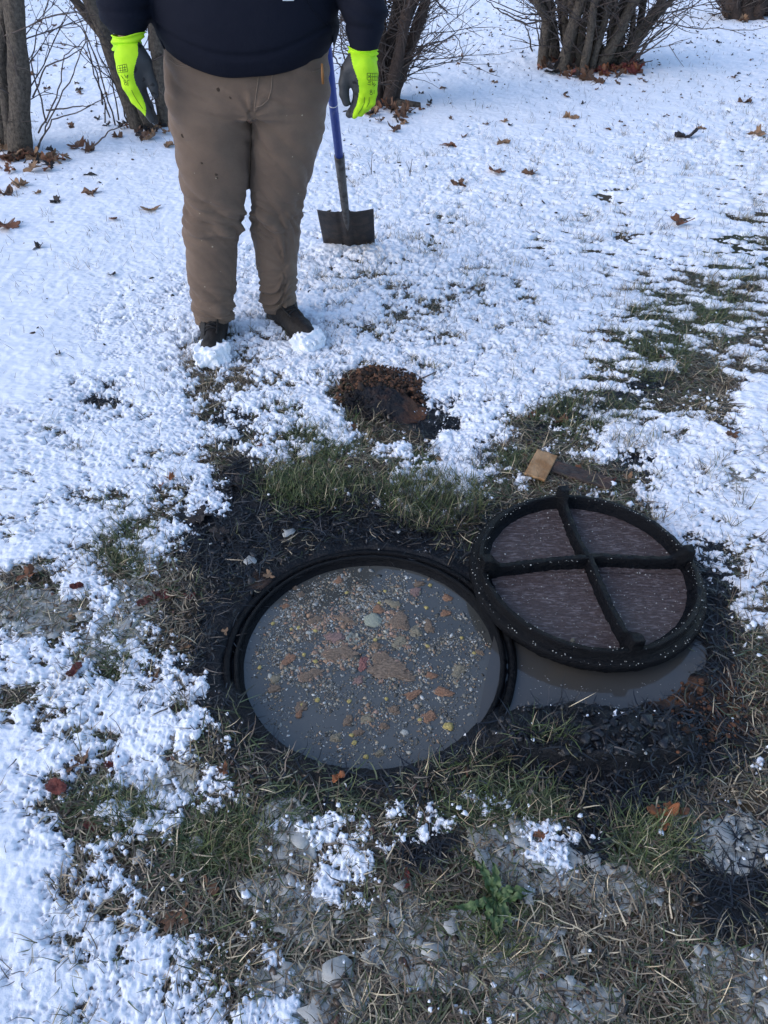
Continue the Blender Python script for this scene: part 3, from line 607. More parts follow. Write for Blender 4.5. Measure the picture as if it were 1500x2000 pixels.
for i, tp in enumerate(tips):
    d = tp-ctr; L_ = np.linalg.norm(d); d = d/L_; nrm = np.array((-d[1], d[0])); rim = LR-.012
    L_ = min(L_, 10); S_ = 120; b = MB(); Vv = []
    end = -np.dot(ctr, d)+math.sqrt(np.dot(ctr, d)**2-np.dot(ctr, ctr)+(LR-.022)**2)
    for k in range(S_+1):
        t = k/S_; s_ = t*end; p = ctr+d*s_+nrm*.004*math.sin(t*5+i)
        top = .044-.004*math.sin(t*3)+.032*sst(.80, .93, np.float64(t)); wt_ = .0072+.007*float(sst(.84, .95, np.float64(t))); wb = .015+.004*float(sst(.8, .95, np.float64(t)))
        if k == S_: top -= .004; wt_ *= .7
        for off, zz in ((-wb, .009), (-wt_-.004, .020), (-wt_-.001, top-.002), (-wt_*.8, top), (wt_*.8, top), (wt_+.001, top-.002), (wt_+.004, .020), (wb, .009)):
            q = p+nrm*off; Vv.append((q[0], q[1], zz))
    Vv = np.array(Vv); Vv += .0012*np.stack([vnoise3(Vv, 150, 13), vnoise3(Vv, 150, 15), vnoise3(Vv, 150, 17)], 1)+.0028*np.stack([vnoise3(Vv, 60, 3), vnoise3(Vv, 60, 5), vnoise3(Vv, 60, 7)], 1)
    Q = [(k*8+j, k*8+j+1, (k+1)*8+j+1, (k+1)*8+j) for k in range(S_) for j in range(7)]
    e = S_*8; b.add(Vv, Q+[(e, e+1, e+6, e+7), (e+1, e+2, e+5, e+6), (e+2, e+3, e+4, e+5)]); b.build('rib', M['iron'], lid, smooth=False)
# rust and mineral specks stuck on ribs and rim
n = 420; a = rng.uniform(0, 2*np.pi, n); r = np.where(rng.uniform(0, 1, n) < .6, LR-.031+rng.normal(0, .006, n), LR-.006+rng.normal(0, .005, n)); P = np.stack([r*np.cos(a), r*np.sin(a), np.where(r < LR-.02, .0405, .0185)], 1)
n2 = 330; t = rng.uniform(0, .85, n2); kk = rng.choice(4, n2, p=[.2, .1, .35, .35]); P2 = np.array([ctr+(tips[q]-ctr)*w_ for q, w_ in zip(kk, t)])+rng.normal(0, .0045, (n2, 2)); P2 = np.column_stack([P2, np.full(n2, .040)-.003*np.sin(t*3)])
n3 = 500; a = rng.uniform(0, 2*np.pi, n3); r = (LR-.055)*np.sqrt(rng.uniform(0, 1, n3)); P3 = np.stack([r*np.cos(a), r*np.sin(a), np.full(n3, .0112)], 1)
P = np.vstack([P, P2, P3]); V, F, C = scatter_blobs(P, np.exp(rng.normal(-7.0, .4, len(P))), 1, .4, flat=.6); o = mk('specks', V, F, M['speck'], lid); tag(o, 'pale grit and scale specks', kind='stuff')
lump(1118, 1253, 9, 7, 'tan', 'small tan crumb sitting on the upturned manhole lid', 'crumb', None, z=.038, hz=.004)

# ------------------------------------------------------------------ signed distance meshing
def nets(f, lo, hi, h):
    lo = np.array(lo, float); N = np.ceil((np.array(hi)-lo)/h).astype(int)+1
    ax = [lo[i]+h*np.arange(N[i]) for i in range(3)]; Xg, Yg, Zg_ = np.meshgrid(*ax, indexing='ij'); v = f(Xg, Yg, Zg_).astype(np.float32)
    ins = v < 0; nx, ny, nz = v.shape
    S = np.zeros((nx-1, ny-1, nz-1, 3), np.float32); cnt = np.zeros((nx-1, ny-1, nz-1), np.float32)
    for axn in range(3):
        for o1 in (0, 1):
            for o2 in (0, 1):
                sl0 = [None]*3; sl1 = [None]*3; oth = [q for q in range(3) if q != axn]
                dims = (nx, ny, nz)
                sl0[axn] = slice(0, dims[axn]-1); sl1[axn] = slice(1, dims[axn])
                for q, o_ in zip(oth, (o1, o2)): sl0[q] = slice(o_, dims[q]-1+o_); sl1[q] = sl0[q]
                a = v[tuple(sl0)]; b_ = v[tuple(sl1)]; cr = (a < 0) != (b_ < 0)
                t = np.where(cr, a/(a-b_+1e-12), 0); cnt += cr
                S[..., axn] += np.where(cr, t, 0)
                for q, o_ in zip(oth, (o1, o2)): S[..., q] += cr*o_
    act = cnt > 0; idx = -np.ones(act.shape, np.int64); idx[act] = np.arange(act.sum())
    cell = np.argwhere(act); V = (cell+S[act]/cnt[act][:, None])*h+lo
    Fs = []
    for axn in range(3):
        sl0 = [slice(1, -1)]*3; sl1 = [slice(1, -1)]*3; sl0[axn] = slice(0, -1); sl1[axn] = slice(1, None)
        a = ins[tuple(sl0)]; b_ = ins[tuple(sl1)]; ed = np.argwhere(a != b_)
        if not len(ed): continue
        sgn = a[tuple(ed.T)]; base = ed.copy(); oth = [q for q in range(3) if q != axn]
        for q in oth: base[:, q] += 1
        def cid(d1, d2):
            c_ = base.copy(); c_[:, oth[0]] -= d1; c_[:, oth[1]] -= d2; return idx[tuple(c_.T)]
        q = np.stack([cid(1, 1), cid(0, 1), cid(0, 0), cid(1, 0)], 1)
        flip = sgn if axn != 1 else ~sgn
        q[~flip] = q[~flip][:, ::-1]; Fs.append(q)
    return V, np.vstack(Fs)
def vnormals(V, F):
    fn = np.cross(V[F[:, 2]]-V[F[:, 0]], V[F[:, 3]]-V[F[:, 1]]); N = np.zeros_like(V)
    for k in range(4): np.add.at(N, F[:, k], fn)
    return N/(np.linalg.norm(N, axis=1)[:, None]+1e-12)
def relax(V, F, it=2, f=.5):
    E = np.unique(np.sort(np.vstack([F[:, [0, 1]], F[:, [1, 2]], F[:, [2, 3]], F[:, [3, 0]]]), 1), axis=0)
    for _ in range(it):
        A = np.zeros_like(V); c_ = np.zeros(len(V)); np.add.at(A, E[:, 0], V[E[:, 1]]); np.add.at(A, E[:, 1], V[E[:, 0]]); np.add.at(c_, E.ravel(), 1)
        V = V*(1-f)+f*A/np.maximum(c_, 1)[:, None]
    return V
def smin(a, b, k): h = np.clip(.5+.5*(b-a)/k, 0, 1); return b*(1-h)+a*h-k*h*(1-h)
def cap(X, Y, Z, a, b, ra, rb):
    a = np.asarray(a, float); b = np.asarray(b, float); d = b-a; L2 = max((d*d).sum(), 1e-9)
    t = np.clip(((X-a[0])*d[0]+(Y-a[1])*d[1]+(Z-a[2])*d[2])/L2, 0, 1)
    return np.sqrt((X-a[0]-t*d[0])**2+(Y-a[1]-t*d[1])**2+(Z-a[2]-t*d[2])**2)-(ra+(rb-ra)*t)
def chain(X, Y, Z, pts, rs, k=.004):
    v = None
    for i in range(len(pts)-1):
        c_ = cap(X, Y, Z, pts[i], pts[i+1], rs[i], rs[i+1]); v = c_ if v is None else smin(v, c_, k)
    return v
def eld(X, Y, Z, c, r): q = np.sqrt(((X-c[0])/r[0])**2+((Y-c[1])/r[1])**2+((Z-c[2])/r[2])**2); return (q-1)*min(r)
def column(X, Y, Z, tab, e=2.3):                    # tab rows: z, cx, cy, rx, ry
    tab = np.array(sorted(tab)); z = Z
    cx, cy, rx, ry = [np.interp(z, tab[:, 0], tab[:, i]) for i in (1, 2, 3, 4)]
    q = (np.abs((X-cx)/rx)**e+np.abs((Y-cy)/ry)**e)**(1/e); d = (q-1)*np.minimum(rx, ry)
    return np.maximum(d, np.maximum(tab[0, 0]-z, z-tab[-1, 0]))

# ------------------------------------------------------------------ person
person = empty('person', (-.5, 2.75, 0)); tag(person, 'person in a dark hooded sweatshirt, brown trousers and neon green gloves, standing in snow', 'person')
PL = person.location
def P_(name, V, F, m, parent=person, **k):
    V = np.asarray(V)-np.array(PL); return mk(name, V, F, m, parent, **k)
legL = [(625, 380, 455, 2.745, .074), (600, 377, 459, 2.742, .078), (560, 369, 461, 2.74, .08), (520, 365, 463, 2.735, .08), (480, 361, 464, 2.73, .082), (450, 358, 470, 2.722, .084), (430, 357, 474, 2.718, .088),
        (400, 363, 480, 2.71, .094), (350, 353, 485, 2.70, .105), (300, 345, 488, 2.695, .115), (250, 337, 490, 2.69, .125), (200, 333, 492, 2.69, .13), (130, 330, 492, 2.70, .13), (60, 330, 492, 2.70, .12)]
legR = [(604, 513, 579, 2.86, .070), (580, 508, 579, 2.855, .074), (550, 503, 581, 2.84, .077), (520, 499, 583, 2.83, .08), (480, 496, 585, 2.815, .082), (450, 494, 585, 2.80, .084), (430, 491, 587, 2.79, .088),
        (400, 489, 590, 2.775, .094), (350, 486, 606, 2.76, .105), (300, 489, 620, 2.74, .115), (260, 490, 631, 2.73, .122), (230, 491, 636, 2.72, .125), (180, 491, 637, 2.71, .13), (130, 492, 637, 2.70, .13), (60, 492, 636, 2.70, .12)]
def leg_tab(L):
    T = []
    for py, xa, xb, Yc, ry in L:
        a = PY(xa, py, Yc); b = PY(xb, py, Yc); T.append((a[2], (a[0]+b[0])/2, Yc, (b[0]-a[0])/2, ry))
    return T
tL, tR = leg_tab(legL), leg_tab(legR)
pel = leg_tab([(215, 350, 620, 2.70, .13), (180, 334, 636, 2.70, .142), (130, 331, 637, 2.70, .142), (60, 332, 636, 2.70, .13)])
def ftr(X, Y, Z):
    d = np.minimum(column(X, Y, Z, tL), column(X, Y, Z, tR)); d = smin(column(X, Y, Z, tL), column(X, Y, Z, tR), .008)
    d = smin(d, column(X, Y, Z, pel, 2.5), .03); return d
V, F = nets(ftr, (-.86, 2.5, .02), (-.12, 2.98, 1.16), .0058); V = relax(V, F, 3)
N = vnormals(V, F); x_, y_, z_ = V.T
isL = (x_ < np.interp(z_, [.1, .9], [-.50, -.42])); sx = np.where(isL, 0, 30)
hem = 1-sst(.10, .36, z_); knee = np.exp(-((z_-.50)/.09)**2); thigh = sst(.55, .9, z_)
ang = np.arctan2(x_-np.where(isL, np.interp(z_, [.1, .9], [-.6, -.55]), np.interp(z_, [.1, .9], [-.4, -.35])), -(y_-2.75))
fold = lambda a, b, s, sh=1.: np.abs(perlin(ang*a+sx+sh*z_*3, z_*b+ang*1.1, s))*2.6
d = hem*(.010*fold(.8, 22, 201, 2)+.005*fold(1.6, 36, 202, 3))+knee*(.010*fold(.7, 20, 204, 2)+.005*fold(1.2, 32, 205))+.005*fold(1.0, 9, 207, 2)+thigh*.006*fold(.7, 8, 209, 5)+.006*fbm(x_*9+sx, z_*6, 211, 3)-.016*hem-.012*knee-.005-.002*thigh
d = d+.009*np.exp(-((z_-.455)/.012)**2)*np.where(isL, 1, .6)*sst(-1.9, -.6, -np.abs(ang)) + .0035*np.exp(-((z_-np.where(isL, .135, .125))/.008)**2)
cz = PY(492, 225, 2.58); rr_ = np.hypot(x_-cz[0], z_-cz[2]); aa = np.arctan2(z_-cz[2], x_-cz[0]); d = d+.004*np.exp(-rr_/.10)*np.sin(aa*9)
V = V+N*d[:, None]
tr = P_('trousers', V, F, M['trouser']); tag(tr, 'baggy brown work trousers with mud specks')
bvh = BVHTree.FromPolygons([Vector(v) for v in V], [tuple(int(i) for i in f) for f in F])
CO = Vector((0, 0, CAM_H))
def hit(px, py, bv, lift=.001):
    d = ray(px, py).normalized(); h, nn, _, _ = bv.ray_cast(CO, d)
    return None if h is None else np.array(h-d*lift)
def decal(pts, bv, r, name, m, parent, lift=.0008, dense=10, org=PL):
    b = MB()
    for line in pts:
        Q = []
        for (a, b1), (c_, d_) in zip(line[:-1], line[1:]):
            for t in np.linspace(0, 1, dense+1):
                h = hit(a+(c_-a)*t, b1+(d_-b1)*t, bv, lift)
                if h is None: continue
                h = h-np.array(org)
                if not Q or .0004 < np.linalg.norm(h-Q[-1]) < .06: Q.append(h)
        if len(Q) > 1: b.tube(Q, r, 5)
    return b.build(name, m, parent)
decal([[(505, 140), (504, 160), (500, 185), (498, 205), (497, 216)], [(532, 145), (530, 175), (524, 195), (512, 206), (499, 210)]], bvh, .0019, 'fly_seam', M['stitch'], tr)
decal([[(330, 112), (345, 124), (362, 128), (378, 126)], [(331, 117), (346, 128), (362, 131), (376, 130)]], bvh, .0018, 'pocket_seam', M['stitch'], tr)
decal([[(610, 140), (620, 138), (634, 130)]], bvh, .0018, 'pocket_seam', M['stitch'], tr)
decal([[(382, 617), (400, 621), (430, 622), (454, 617)]], bvh, .0017, 'hem_seam', M['stitch'], tr); decal([[(516, 603), (540, 597), (577, 580)]], bvh, .0017, 'hem_seam', M['stitch'], tr)
decal([[(492, 238), (490, 300), (488, 350), (487, 385)]], bvh, .002, 'inseam', M['seam'], tr, lift=0)
# mud and paint specks on the trousers
b = MB(); b2 = MB()
for a_, b_, r_ in [(590, 225, .004), (560, 226, .002), (571, 306, .003), (582, 378, .003), (422, 348, .003), (390, 417, .003), (394, 470, .002), (415, 482, .004), (400, 560, .004), (431, 530, .002), (545, 597, .003), (412, 395, .002), (505, 522, .003), (380, 338, .002), (410, 602, .002)]:
    h = hit(a_, b_, bvh, 0)
    if h is not None:
        V0, F0 = ico(2); V0 = V0*(1+.5*vnoise3(V0+a_, 1.5))[:, None]; mk('paint_speck', V0*np.array((r_*.8, .0012, r_*.7))+h-np.array(PL), F0, M['tan_speck'], tr)
for a_, b_, r_ in [(357, 265, .006), (422, 340, .005), (424, 347, .004), (426, 175, .005), (394, 318, .004), (450, 190, .004)]:
    h = hit(a_, b_, bvh, 0)
    if h is not None:
        V0, F0 = ico(2); V0 = V0*(1+.4*vnoise3(V0+a_, 1.5))[:, None]; mk('mud_spot', V0*np.array((r_, .0008, r_*1.1))+h-np.array(PL), F0, M['seam'], tr)


# hoodie
YT = 2.70
tor = [(-40, 292, 664, .190), (0, 292, 663, .198), (30, 297, 664, .203), (60, 306, 664, .202), (85, 318, 658, .190), (104, 329, 644, .172), (112, 334, 638, .160)]
tt = []
for py, xa, xb, ry in tor:
    a = PY(xa, py, YT); b_ = PY(xb, py, YT); tt.append((a[2], (a[0]+b_[0])/2, YT, (b_[0]-a[0])/2, ry))
ccx = tt[0][1]
tt += [(1.30, ccx, YT, .262, .165), (1.42, ccx, YT, .238, .145), (1.50, ccx, YT+.01, .19, .115), (1.55, ccx, YT+.01, .09, .075)]
wl = PY(250, 70, 2.56); wr = PY(711, 100, 2.56)
armL = [(ccx-.215, YT, 1.47), (ccx-.30, YT+.02, 1.26), tuple(PY(243, 20, 2.60)), tuple(wl)]; armR = [(ccx+.215, YT, 1.47), (ccx+.315, YT+.02, 1.24), tuple(PY(712, 30, 2.60)), tuple(wr)]
def fho(X, Y, Z):
    # rounded, drooping hem
    zc = Z; d = column(X, Y, Z, tt, 2.2)
    A = chain(X, Y, Z, armL, [.088, .078, .068, .047], .02); B = chain(X, Y, Z, armR, [.088, .078, .062, .044], .02)
    A = np.maximum(A, (wl[2]+.002)-Z+(X-wl[0])*-.05); B = np.maximum(B, (wr[2]+.001)-Z)
    d = smin(d, A, .012); d = smin(d, B, .012)
    d = smin(d, cap(X, Y, Z, (ccx, YT+.06, 1.53), (ccx, YT+.10, 1.57), .085, .06), .04)
    neck = cap(X, Y, Z, (ccx, YT, 1.5), (ccx, YT-.02, 1.75), .058, .07); return np.maximum(d, -neck)
V, F = nets(fho, (ccx-.44, 2.42, .93), (ccx+.46, 2.97, 1.70), .0068); V = relax(V, F, 4)
N = vnormals(V, F); x_, y_, z_ = V.T
arm = (np.abs(x_-ccx) > .26)
zh = tt[6][0]
d = np.where(arm, .006*(1-np.abs(perlin(x_*4, z_*22+x_*8, 221))*2)*sst(1.08, 1.12, z_), .005*fbm(x_*5, z_*7, 223, 3)+.004*(1-np.abs(perlin(x_*3, z_*14+x_*3, 225))*2)*(1-sst(zh+.05, zh+.16, z_)))
d = d+np.where(~arm, -.007*np.exp(-((z_-(zh+.055+.05*((x_-ccx)/.28)**2))/.006)**2), 0)
cl = np.where(x_ < ccx, wl[2], wr[2]); d = d+np.where(arm, -.005*np.exp(-((z_-cl-.062)/.007)**2)-.003*sst(0, 1, 1-(z_-cl)/.06), 0)
V = V+N*d[:, None]
# hem droops at the front centre and lifts at the sides
k = (~arm)*(1-sst(zh, zh+.16, z_)); V[:, 2] += k*(-.022*(1-np.clip((x_-ccx)/.26, -1, 1)**2)+.020*np.clip((x_-ccx)/.26, -1, 1)**2)
ho = P_('hooded_sweatshirt', V, F, M['hoodie'])
hb = BVHTree.FromPolygons([Vector(v) for v in V], [tuple(int(i) for i in f) for f in F])
decal([[(598, -4), (612, 20), (630, 42), (640, 48)]], hb, .0025, 'pocket_seam', M['hoodie'], ho)
decal([[(552, -6), (573, -6), (573, 0), (552, 0), (552, -6)]], hb, .0028, 'chest_patch', M['white'], ho)

# boots
def boot(ank, toe, zt):
    ank = np.array(ank, float); toe = np.array(toe, float); f = toe-ank; L = np.linalg.norm(f); f /= L; heel = ank-f*.085
    def fb(X, Y, Z):
        d = cap(X, Y, Z, (*ank, .07), (*ank, zt), .056, .060)
        d = smin(d, cap(X, Y, Z, (*(heel+f*.045), .052), (*(ank+f*.03), .062), .043, .048), .03)
        d = smin(d, cap(X, Y, Z, (*(ank+f*.03), .060), (*(toe-f*.055), .042), .047, .044), .03)
        return np.maximum(np.maximum(d, .016-Z), Z-zt)
    lo = np.minimum(heel, toe)-.09; hi = np.maximum(heel, toe)+.09
    V, F = nets(fb, (*lo, -.01), (*hi, zt+.02), .006); V = relax(V, F, 2); N = vnormals(V, F)
    V = V+N*(.004*vnoise3(V, 28, 3)+.002*vnoise3(V, 70, 4))[:, None]; o = P_('boot', V, F, M['boot'])
    def fs(X, Y, Z):
        d = np.minimum(cap(X, Y, Z, (*(heel+f*.045), .02), (*(ank+f*.06), .02), .050, .047), cap(X, Y, Z, (*(ank+f*.03), .02), (*(toe-f*.052), .02), .044, .051)); return np.maximum(np.maximum(d, -.002-Z), Z-.022)
    V2, F2 = nets(fs, (*lo, -.02), (*hi, .05), .006); P_('sole', V2-0, F2, M['sole'], o)
    b = MB(); side = np.array((-f[1], f[0])); bv = BVHTree.FromPolygons([Vector(v) for v in V], [tuple(int(i) for i in q) for q in F])
    for i in range(5):
        Q = []
        for s in np.linspace(-1, 1, 9):
            p = ank+f*(.075+.012*i)+side*s*.030*(1 if i % 2 else -1)+f*s*.010; h, nn, _, _ = bv.ray_cast(Vector((*p, .5)), Vector((0, 0, -1)))
            if h is None: continue
            if h.z < zt-.005: Q.append(np.array(h)+(0, 0, .002)-np.array(PL))
        if len(Q) > 2: b.tube(Q, .0028, 6)
    for s_ in (-1, 1):
        Q = []
        for t in np.linspace(.035, .15, 14):
            p = ank+f*t+side*s_*.024; h, nn, _, _ = bv.ray_cast(Vector((*p, .5)), Vector((0, 0, -1)))
            if h is not None and h.z < zt-.004: Q.append(np.array(h)+(0, 0, .0018)-np.array(PL))
        if len(Q) > 2: b.tube(Q, .004, 6)
    if b.V: b.build('laces', M['lace'], o)
    return f, heel
aL = (float(tL[0][1])-.002, 2.755); toeL = (PY(414, 700, 2.53)[0], 2.515); fL, _ = boot(aL, toeL, .20)
aR = (float(tR[0][1])+.004, 2.875); toeR = (G(612, 690)[0], 2.625); fR, _ = boot(aR, toeR, .19)
def snowcap(toe, f, label, r):
    toe = np.array(toe); c_ = toe-f*.045
    def fn(X, Y, Z):
        d = eld(X, Y, Z, (*c_, .030), (r*.92, r*.95, .040)); d = smin(d, eld(X, Y, Z, (*(toe-f*.01), .02), (.055, .04, .03)), .02)
        p = np.stack([X, Y, Z], -1); return np.maximum(d+.014*vnoise3(p, 24, 7)+.012*vnoise3(p, 60, 9)+.006*vnoise3(p, 130, 11), -.01-Z)
    V, F = nets(fn, (*(c_-.12), -.02), (*(c_+.12), .12), .0042); V = relax(V, F, 1); o = mk('snow_clump', V-np.array((*c_, 0)), F, M['snow']); o.location = (*c_, 0); tag(o, label, 'snow clump', 'snow caked on the boots')
snowcap(toeL, fL, 'snow caked over the toe of the boot nearer the camera', .074); snowcap(toeR, fR, 'snow caked over the toe of the boot turned to the right', .072)

# gloves
def px3(L, Yd): return [tuple(PY(a, b, Yd+(c[0] if c else 0))) for a, b, *c in L]
def glove(spec, bound, cuffs, Yd, ink_shadeL, flip):
    def fg(X, Y, Z):
        d = None
        for pts, rs, k in spec:
            c_ = chain(X, Y, Z, px3(pts, Yd), rs, .006); d = c_ if d is None else smin(d, c_, k)
        return d
    allp = np.array([q for pts, rs, k in spec for q in px3(pts, Yd)]); lo = allp.min(0)-.06; hi = allp.max(0)+.06
    V, F = nets(fg, lo, hi, .0023); V = relax(V, F, 2); N = vnormals(V, F); V = V+N*(.0012*vnoise3(V, 45, 5))[:, None]
    u, v = proj(V[:, 0], V[:, 1], V[:, 2]); bx = np.interp(v, [p[1] for p in bound], [p[0] for p in bound])
    g_ = (u > bx) if flip else (u < bx); g_ = g_ | (N[:, 1] > .45)
    fm = g_[F].sum(1) >= 2
    A, FA = compact(V, F[~fm]); B, FB = compact(V, F[fm]); gl = P_('glove', A, FA, M['neon']); tag(gl, 'neon yellow-green knitted work glove'); pc = P_('palm_coating', B, FB, M['rubber'], gl)
    (ca, cb), (cc_, cd) = cuffs; b = MB(); rw = None
    a3 = PY(*ca, Yd+.03); b3 = PY(*cb, Yd+.03); c3 = PY(*cc_, Yd+.03); d3 = PY(*cd, Yd+.03)
    top = (a3+b3)/2; bot = (c3+d3)/2; rt = np.linalg.norm(b3-a3)/2; rb = np.linalg.norm(d3-c3)/2; up = top-bot; V_ = []; K = 48; n_ = 22
    for i in range(n_+1):
        t = i/n_; ctr_ = bot+up*t; r_ = rb+(rt-rb)*t; r_ += .0030*math.cos(t*6.28*2.0-.6)+.003+(-.006 if t > .97 else 0)
        for k in range(K):
            th = 2*np.pi*k/K; V_.append(ctr_+np.array((math.cos(th)*r_, math.sin(th)*r_*.82, .0018*math.sin(th*3+t*4)+ (b3-a3)[2]/2*math.cos(th))))
    Q = [(i*K+k, i*K+(k+1) % K, (i+1)*K+(k+1) % K, (i+1)*K+k) for i in range(n_) for k in range(K)]; P_('cuff', V_, np.array(Q), M['neon'], gl)
    bv = BVHTree.FromPolygons([Vector(q) for q in V], [tuple(int(i) for i in f) for f in F]); decal(ink_shadeL, bv, .0007, 'print_and_gap_shade', M['ink_gap_shade'], gl, .0004, 5)  # print plus dark lines painted as shade in the finger gaps
def circ(cx, cy, rx, ry, n=8): return [(cx+rx*math.cos(2*math.pi*i/n), cy+ry*math.sin(2*math.pi*i/n)) for i in range(n+1)]
spL = [([(250, 101, .02), (249, 112), (254, 132), (260, 162)], [.033, .035, .038, .030], .01), ([(263, 104, .02), (268, 114), (270, 140, .01), (272, 162, .01)], [.028, .028, .026, .020], .02),
       ([(244, 140, 0), (248, 168, -.01), (263, 195), (280, 213, .015)], [.020, .0135, .012, .010], .006), ([(254, 150), (259, 175, -.012), (273, 204), (290, 224, .012)], [.018, .0135, .012, .010], .006),
       ([(262, 150), (268, 176, -.006), (282, 208), (297, 233, .012)], [.018, .0135, .0125, .011], .006), ([(270, 150, .01), (278, 178, .012), (291, 207, .02), (303, 236, .03)], [.018, .0135, .0125, .011], .005),
       ([(266, 100, .01), (282, 122), (291, 148), (299, 168), (303, 184)], [.024, .021, .0165, .0145, .012], .014)]
bL = [(60, 272), (88, 269), (105, 270), (120, 266), (140, 261), (150, 262), (165, 266), (180, 274), (195, 281), (212, 286), (230, 284), (260, 280)]
ink_shadeL = [[(257, 176), (262, 187), (270, 200), (279, 213)], [(229, 129), (247, 125), (249, 140), (231, 142), (229, 129)], [(234, 129), (235, 140)], [(239, 127), (240, 140)], [(243, 128), (244, 139)], [(231, 134), (247, 131)], [(232, 138), (246, 136)],  # first stroke paints the shaded slit between fingers, the others are print
        [(236, 147), (240, 153), (238, 149), (243, 156)], [(243, 146), (246, 152), (250, 146), (249, 153)], circ(244, 158.5, 2.2, 2.2), circ(245.5, 163.5, 2.4, 2.8), [(250, 168), (249, 157), (252.5, 156.5)]]
glove(spL, [(b_, a_) for a_, b_ in bL], (((220, 68), (283, 61)), ((223, 97), (272, 88))), 2.53, ink_shadeL, True)
spR = [([(709, 126, .02), (710, 132), (712, 147), (713, 170)], [.034, .035, .036, .030], .01), ([(696, 124, .02), (694, 132), (696, 150), (700, 168)], [.024, .026, .024, .019], .02), ([(722, 118, .02), (723, 140, .01), (724, 168, .01)], [.020, .022, .020], .01),
       ([(725, 160, .01), (728, 182), (725, 200), (715, 213, .01)], [.018, .0132, .012, .010], .005), ([(717, 160), (719, 184, -.008), (715, 205, -.004), (704, 221, .01)], [.018, .0135, .012, .0105], .005),
       ([(708, 160), (708, 186, -.010), (704, 208), (692, 225, .01)], [.018, .0135, .012, .0105], .005), ([(699, 158, .01), (699, 186, .006), (694, 208, .012), (682, 223, .02)], [.018, .0135, .0125, .0115], .005),
       ([(693, 118, .01), (679, 138), (672, 162), (672, 184), (676, 200)], [.024, .021, .0165, .0145, .012], .014)]
bR = [(90, 683), (110, 685), (130, 689), (145, 695), (158, 699), (175, 701), (190, 700), (205, 696), (218, 690), (228, 688), (250, 686)]
ink_shadeR = [[(712, 190), (711, 202), (706, 213), (699, 223)], [(721, 190), (721, 200), (716, 210)], [(717, 143), (737, 143), (737, 157), (717, 156), (717, 143)], [(724, 143), (724, 156)], [(719, 147), (723, 152)], [(723, 147), (719, 152)], [(728, 144), (728, 156)], [(731, 144), (731, 156)], [(734, 144), (734, 156)], [(725, 150), (736, 150)],  # opening strokes are painted finger-gap shade, then the print follows
        [(719, 158), (725, 159)], [(719, 161), (724, 162)], [(718, 165), (725, 166)], [(727, 158), (728, 166), (731, 162), (730, 169), (734, 164)], circ(724.5, 177.5, 2, 2), circ(725, 182.5, 2.4, 2.6), [(731, 176), (730.5, 183)]]
glove(spR, [(b_, a_) for a_, b_ in bR], (((681, 91), (737, 96)), ((685, 112), (734, 117))), 2.53, ink_shadeR, False)

# body under the clothes: one continuous mesh with head, neck, arms and legs
HC = np.array((ccx, YT-.02, 1.70))
def fbody(X, Y, Z):
    d = eld(X, Y, Z, HC, (.078, .098, .118)); d = smin(d, eld(X, Y, Z, HC+(0, -.025, -.065), (.058, .068, .062)), .03)
    d = smin(d, cap(X, Y, Z, HC+(0, -.095, .005), HC+(0, -.118, -.026), .010, .016), .012)
    for s_ in (-1, 1):
        d = np.maximum(d, -eld(X, Y, Z, HC+(s_*.032, -.104, .012), (.018, .012, .010))); d = smin(d, eld(X, Y, Z, HC+(s_*.080, .005, -.01), (.010, .018, .032)), .008)
        d = smin(d, cap(X, Y, Z, (ccx, YT, 1.46), (ccx+s_*.19, YT, 1.44), .07, .06), .03)
    d = smin(d, cap(X, Y, Z, (ccx, YT+.01, 1.47), (ccx, YT, 1.66), .055, .054), .03)
    d = smin(d, eld(X, Y, Z, (ccx, YT, 1.20), (.20, .13, .30)), .05); d = smin(d, eld(X, Y, Z, (ccx, YT, .93), (.19, .11, .12)), .05)
    for s_, A, T in ((-1, armL, tL), (1, armR, tR)):
        d = smin(d, chain(X, Y, Z, [np.array(A[0])*(1, 1, 1)+(0, 0, -.03)]+[A[1], A[2], A[3]], [.055, .045, .036, .028], .02), .02)
        h_ = np.array(A[3])+(0.01*-s_, 0, -.08); d = smin(d, cap(X, Y, Z, A[3], h_, .026, .024), .01)
        T = sorted(T); pts = [(T[-3][1], T[-3][2], .88), (T[len(T)//2][1], T[len(T)//2][2], .50), (T[0][1], T[0][2], .10)]; d = smin(d, chain(X, Y, Z, pts, [.085, .052, .040], .03), .03)
    return d
V, F = nets(fbody, (-.92, 2.44, .04), (-.02, 2.96, 1.86), .0085); V = relax(V, F, 2); P_('body', V, F, M['skin'])
for s_ in (-1, 1):
    V0, F0 = ico(3); c_ = HC+(s_*.032, -.092, .012); P_('eye', V0*.0125+c_, F0, M['eye']); P_('iris', V0*.006+c_+(0, -.0085, 0), F0, M['iris'])
b = MB(); b.tube([HC+(-.024, -.088, -.062)-np.array(PL), HC+(0, -.096, -.061)-np.array(PL), HC+(.024, -.088, -.062)-np.array(PL)], [.003, .006, .003], 8); b.build('mouth', M['lip'], person)
def fhair(X, Y, Z):
    d = eld(X, Y, Z, HC+(0, .008, .012), (.087, .104, .120)); p = np.stack([X, Y, Z], -1); return np.maximum(d+.004*vnoise3(p, 40), -(Z-HC[2]-.03+(Y-HC[1])*1.0*(1)))
V, F = nets(lambda X, Y, Z: np.maximum(fhair(X, Y, Z), (HC[2]+.02)-Z-(Y-HC[1])*.9), HC-.14, HC+.15, .006); P_('hair', V, F, M['hair'])

# zip pull hanging from the hoodie hem
b = MB(); q0, q1 = PY(629, 124, 2.55), PY(631, 164, 2.55); b.tube([q0, q0*.5+q1*.5, q1], [.003, .005, .004], 8); o = b.build('leather_tag', M['tag'], None)
o.data.transform(Matrix.Translation(-PL)); o.parent = person

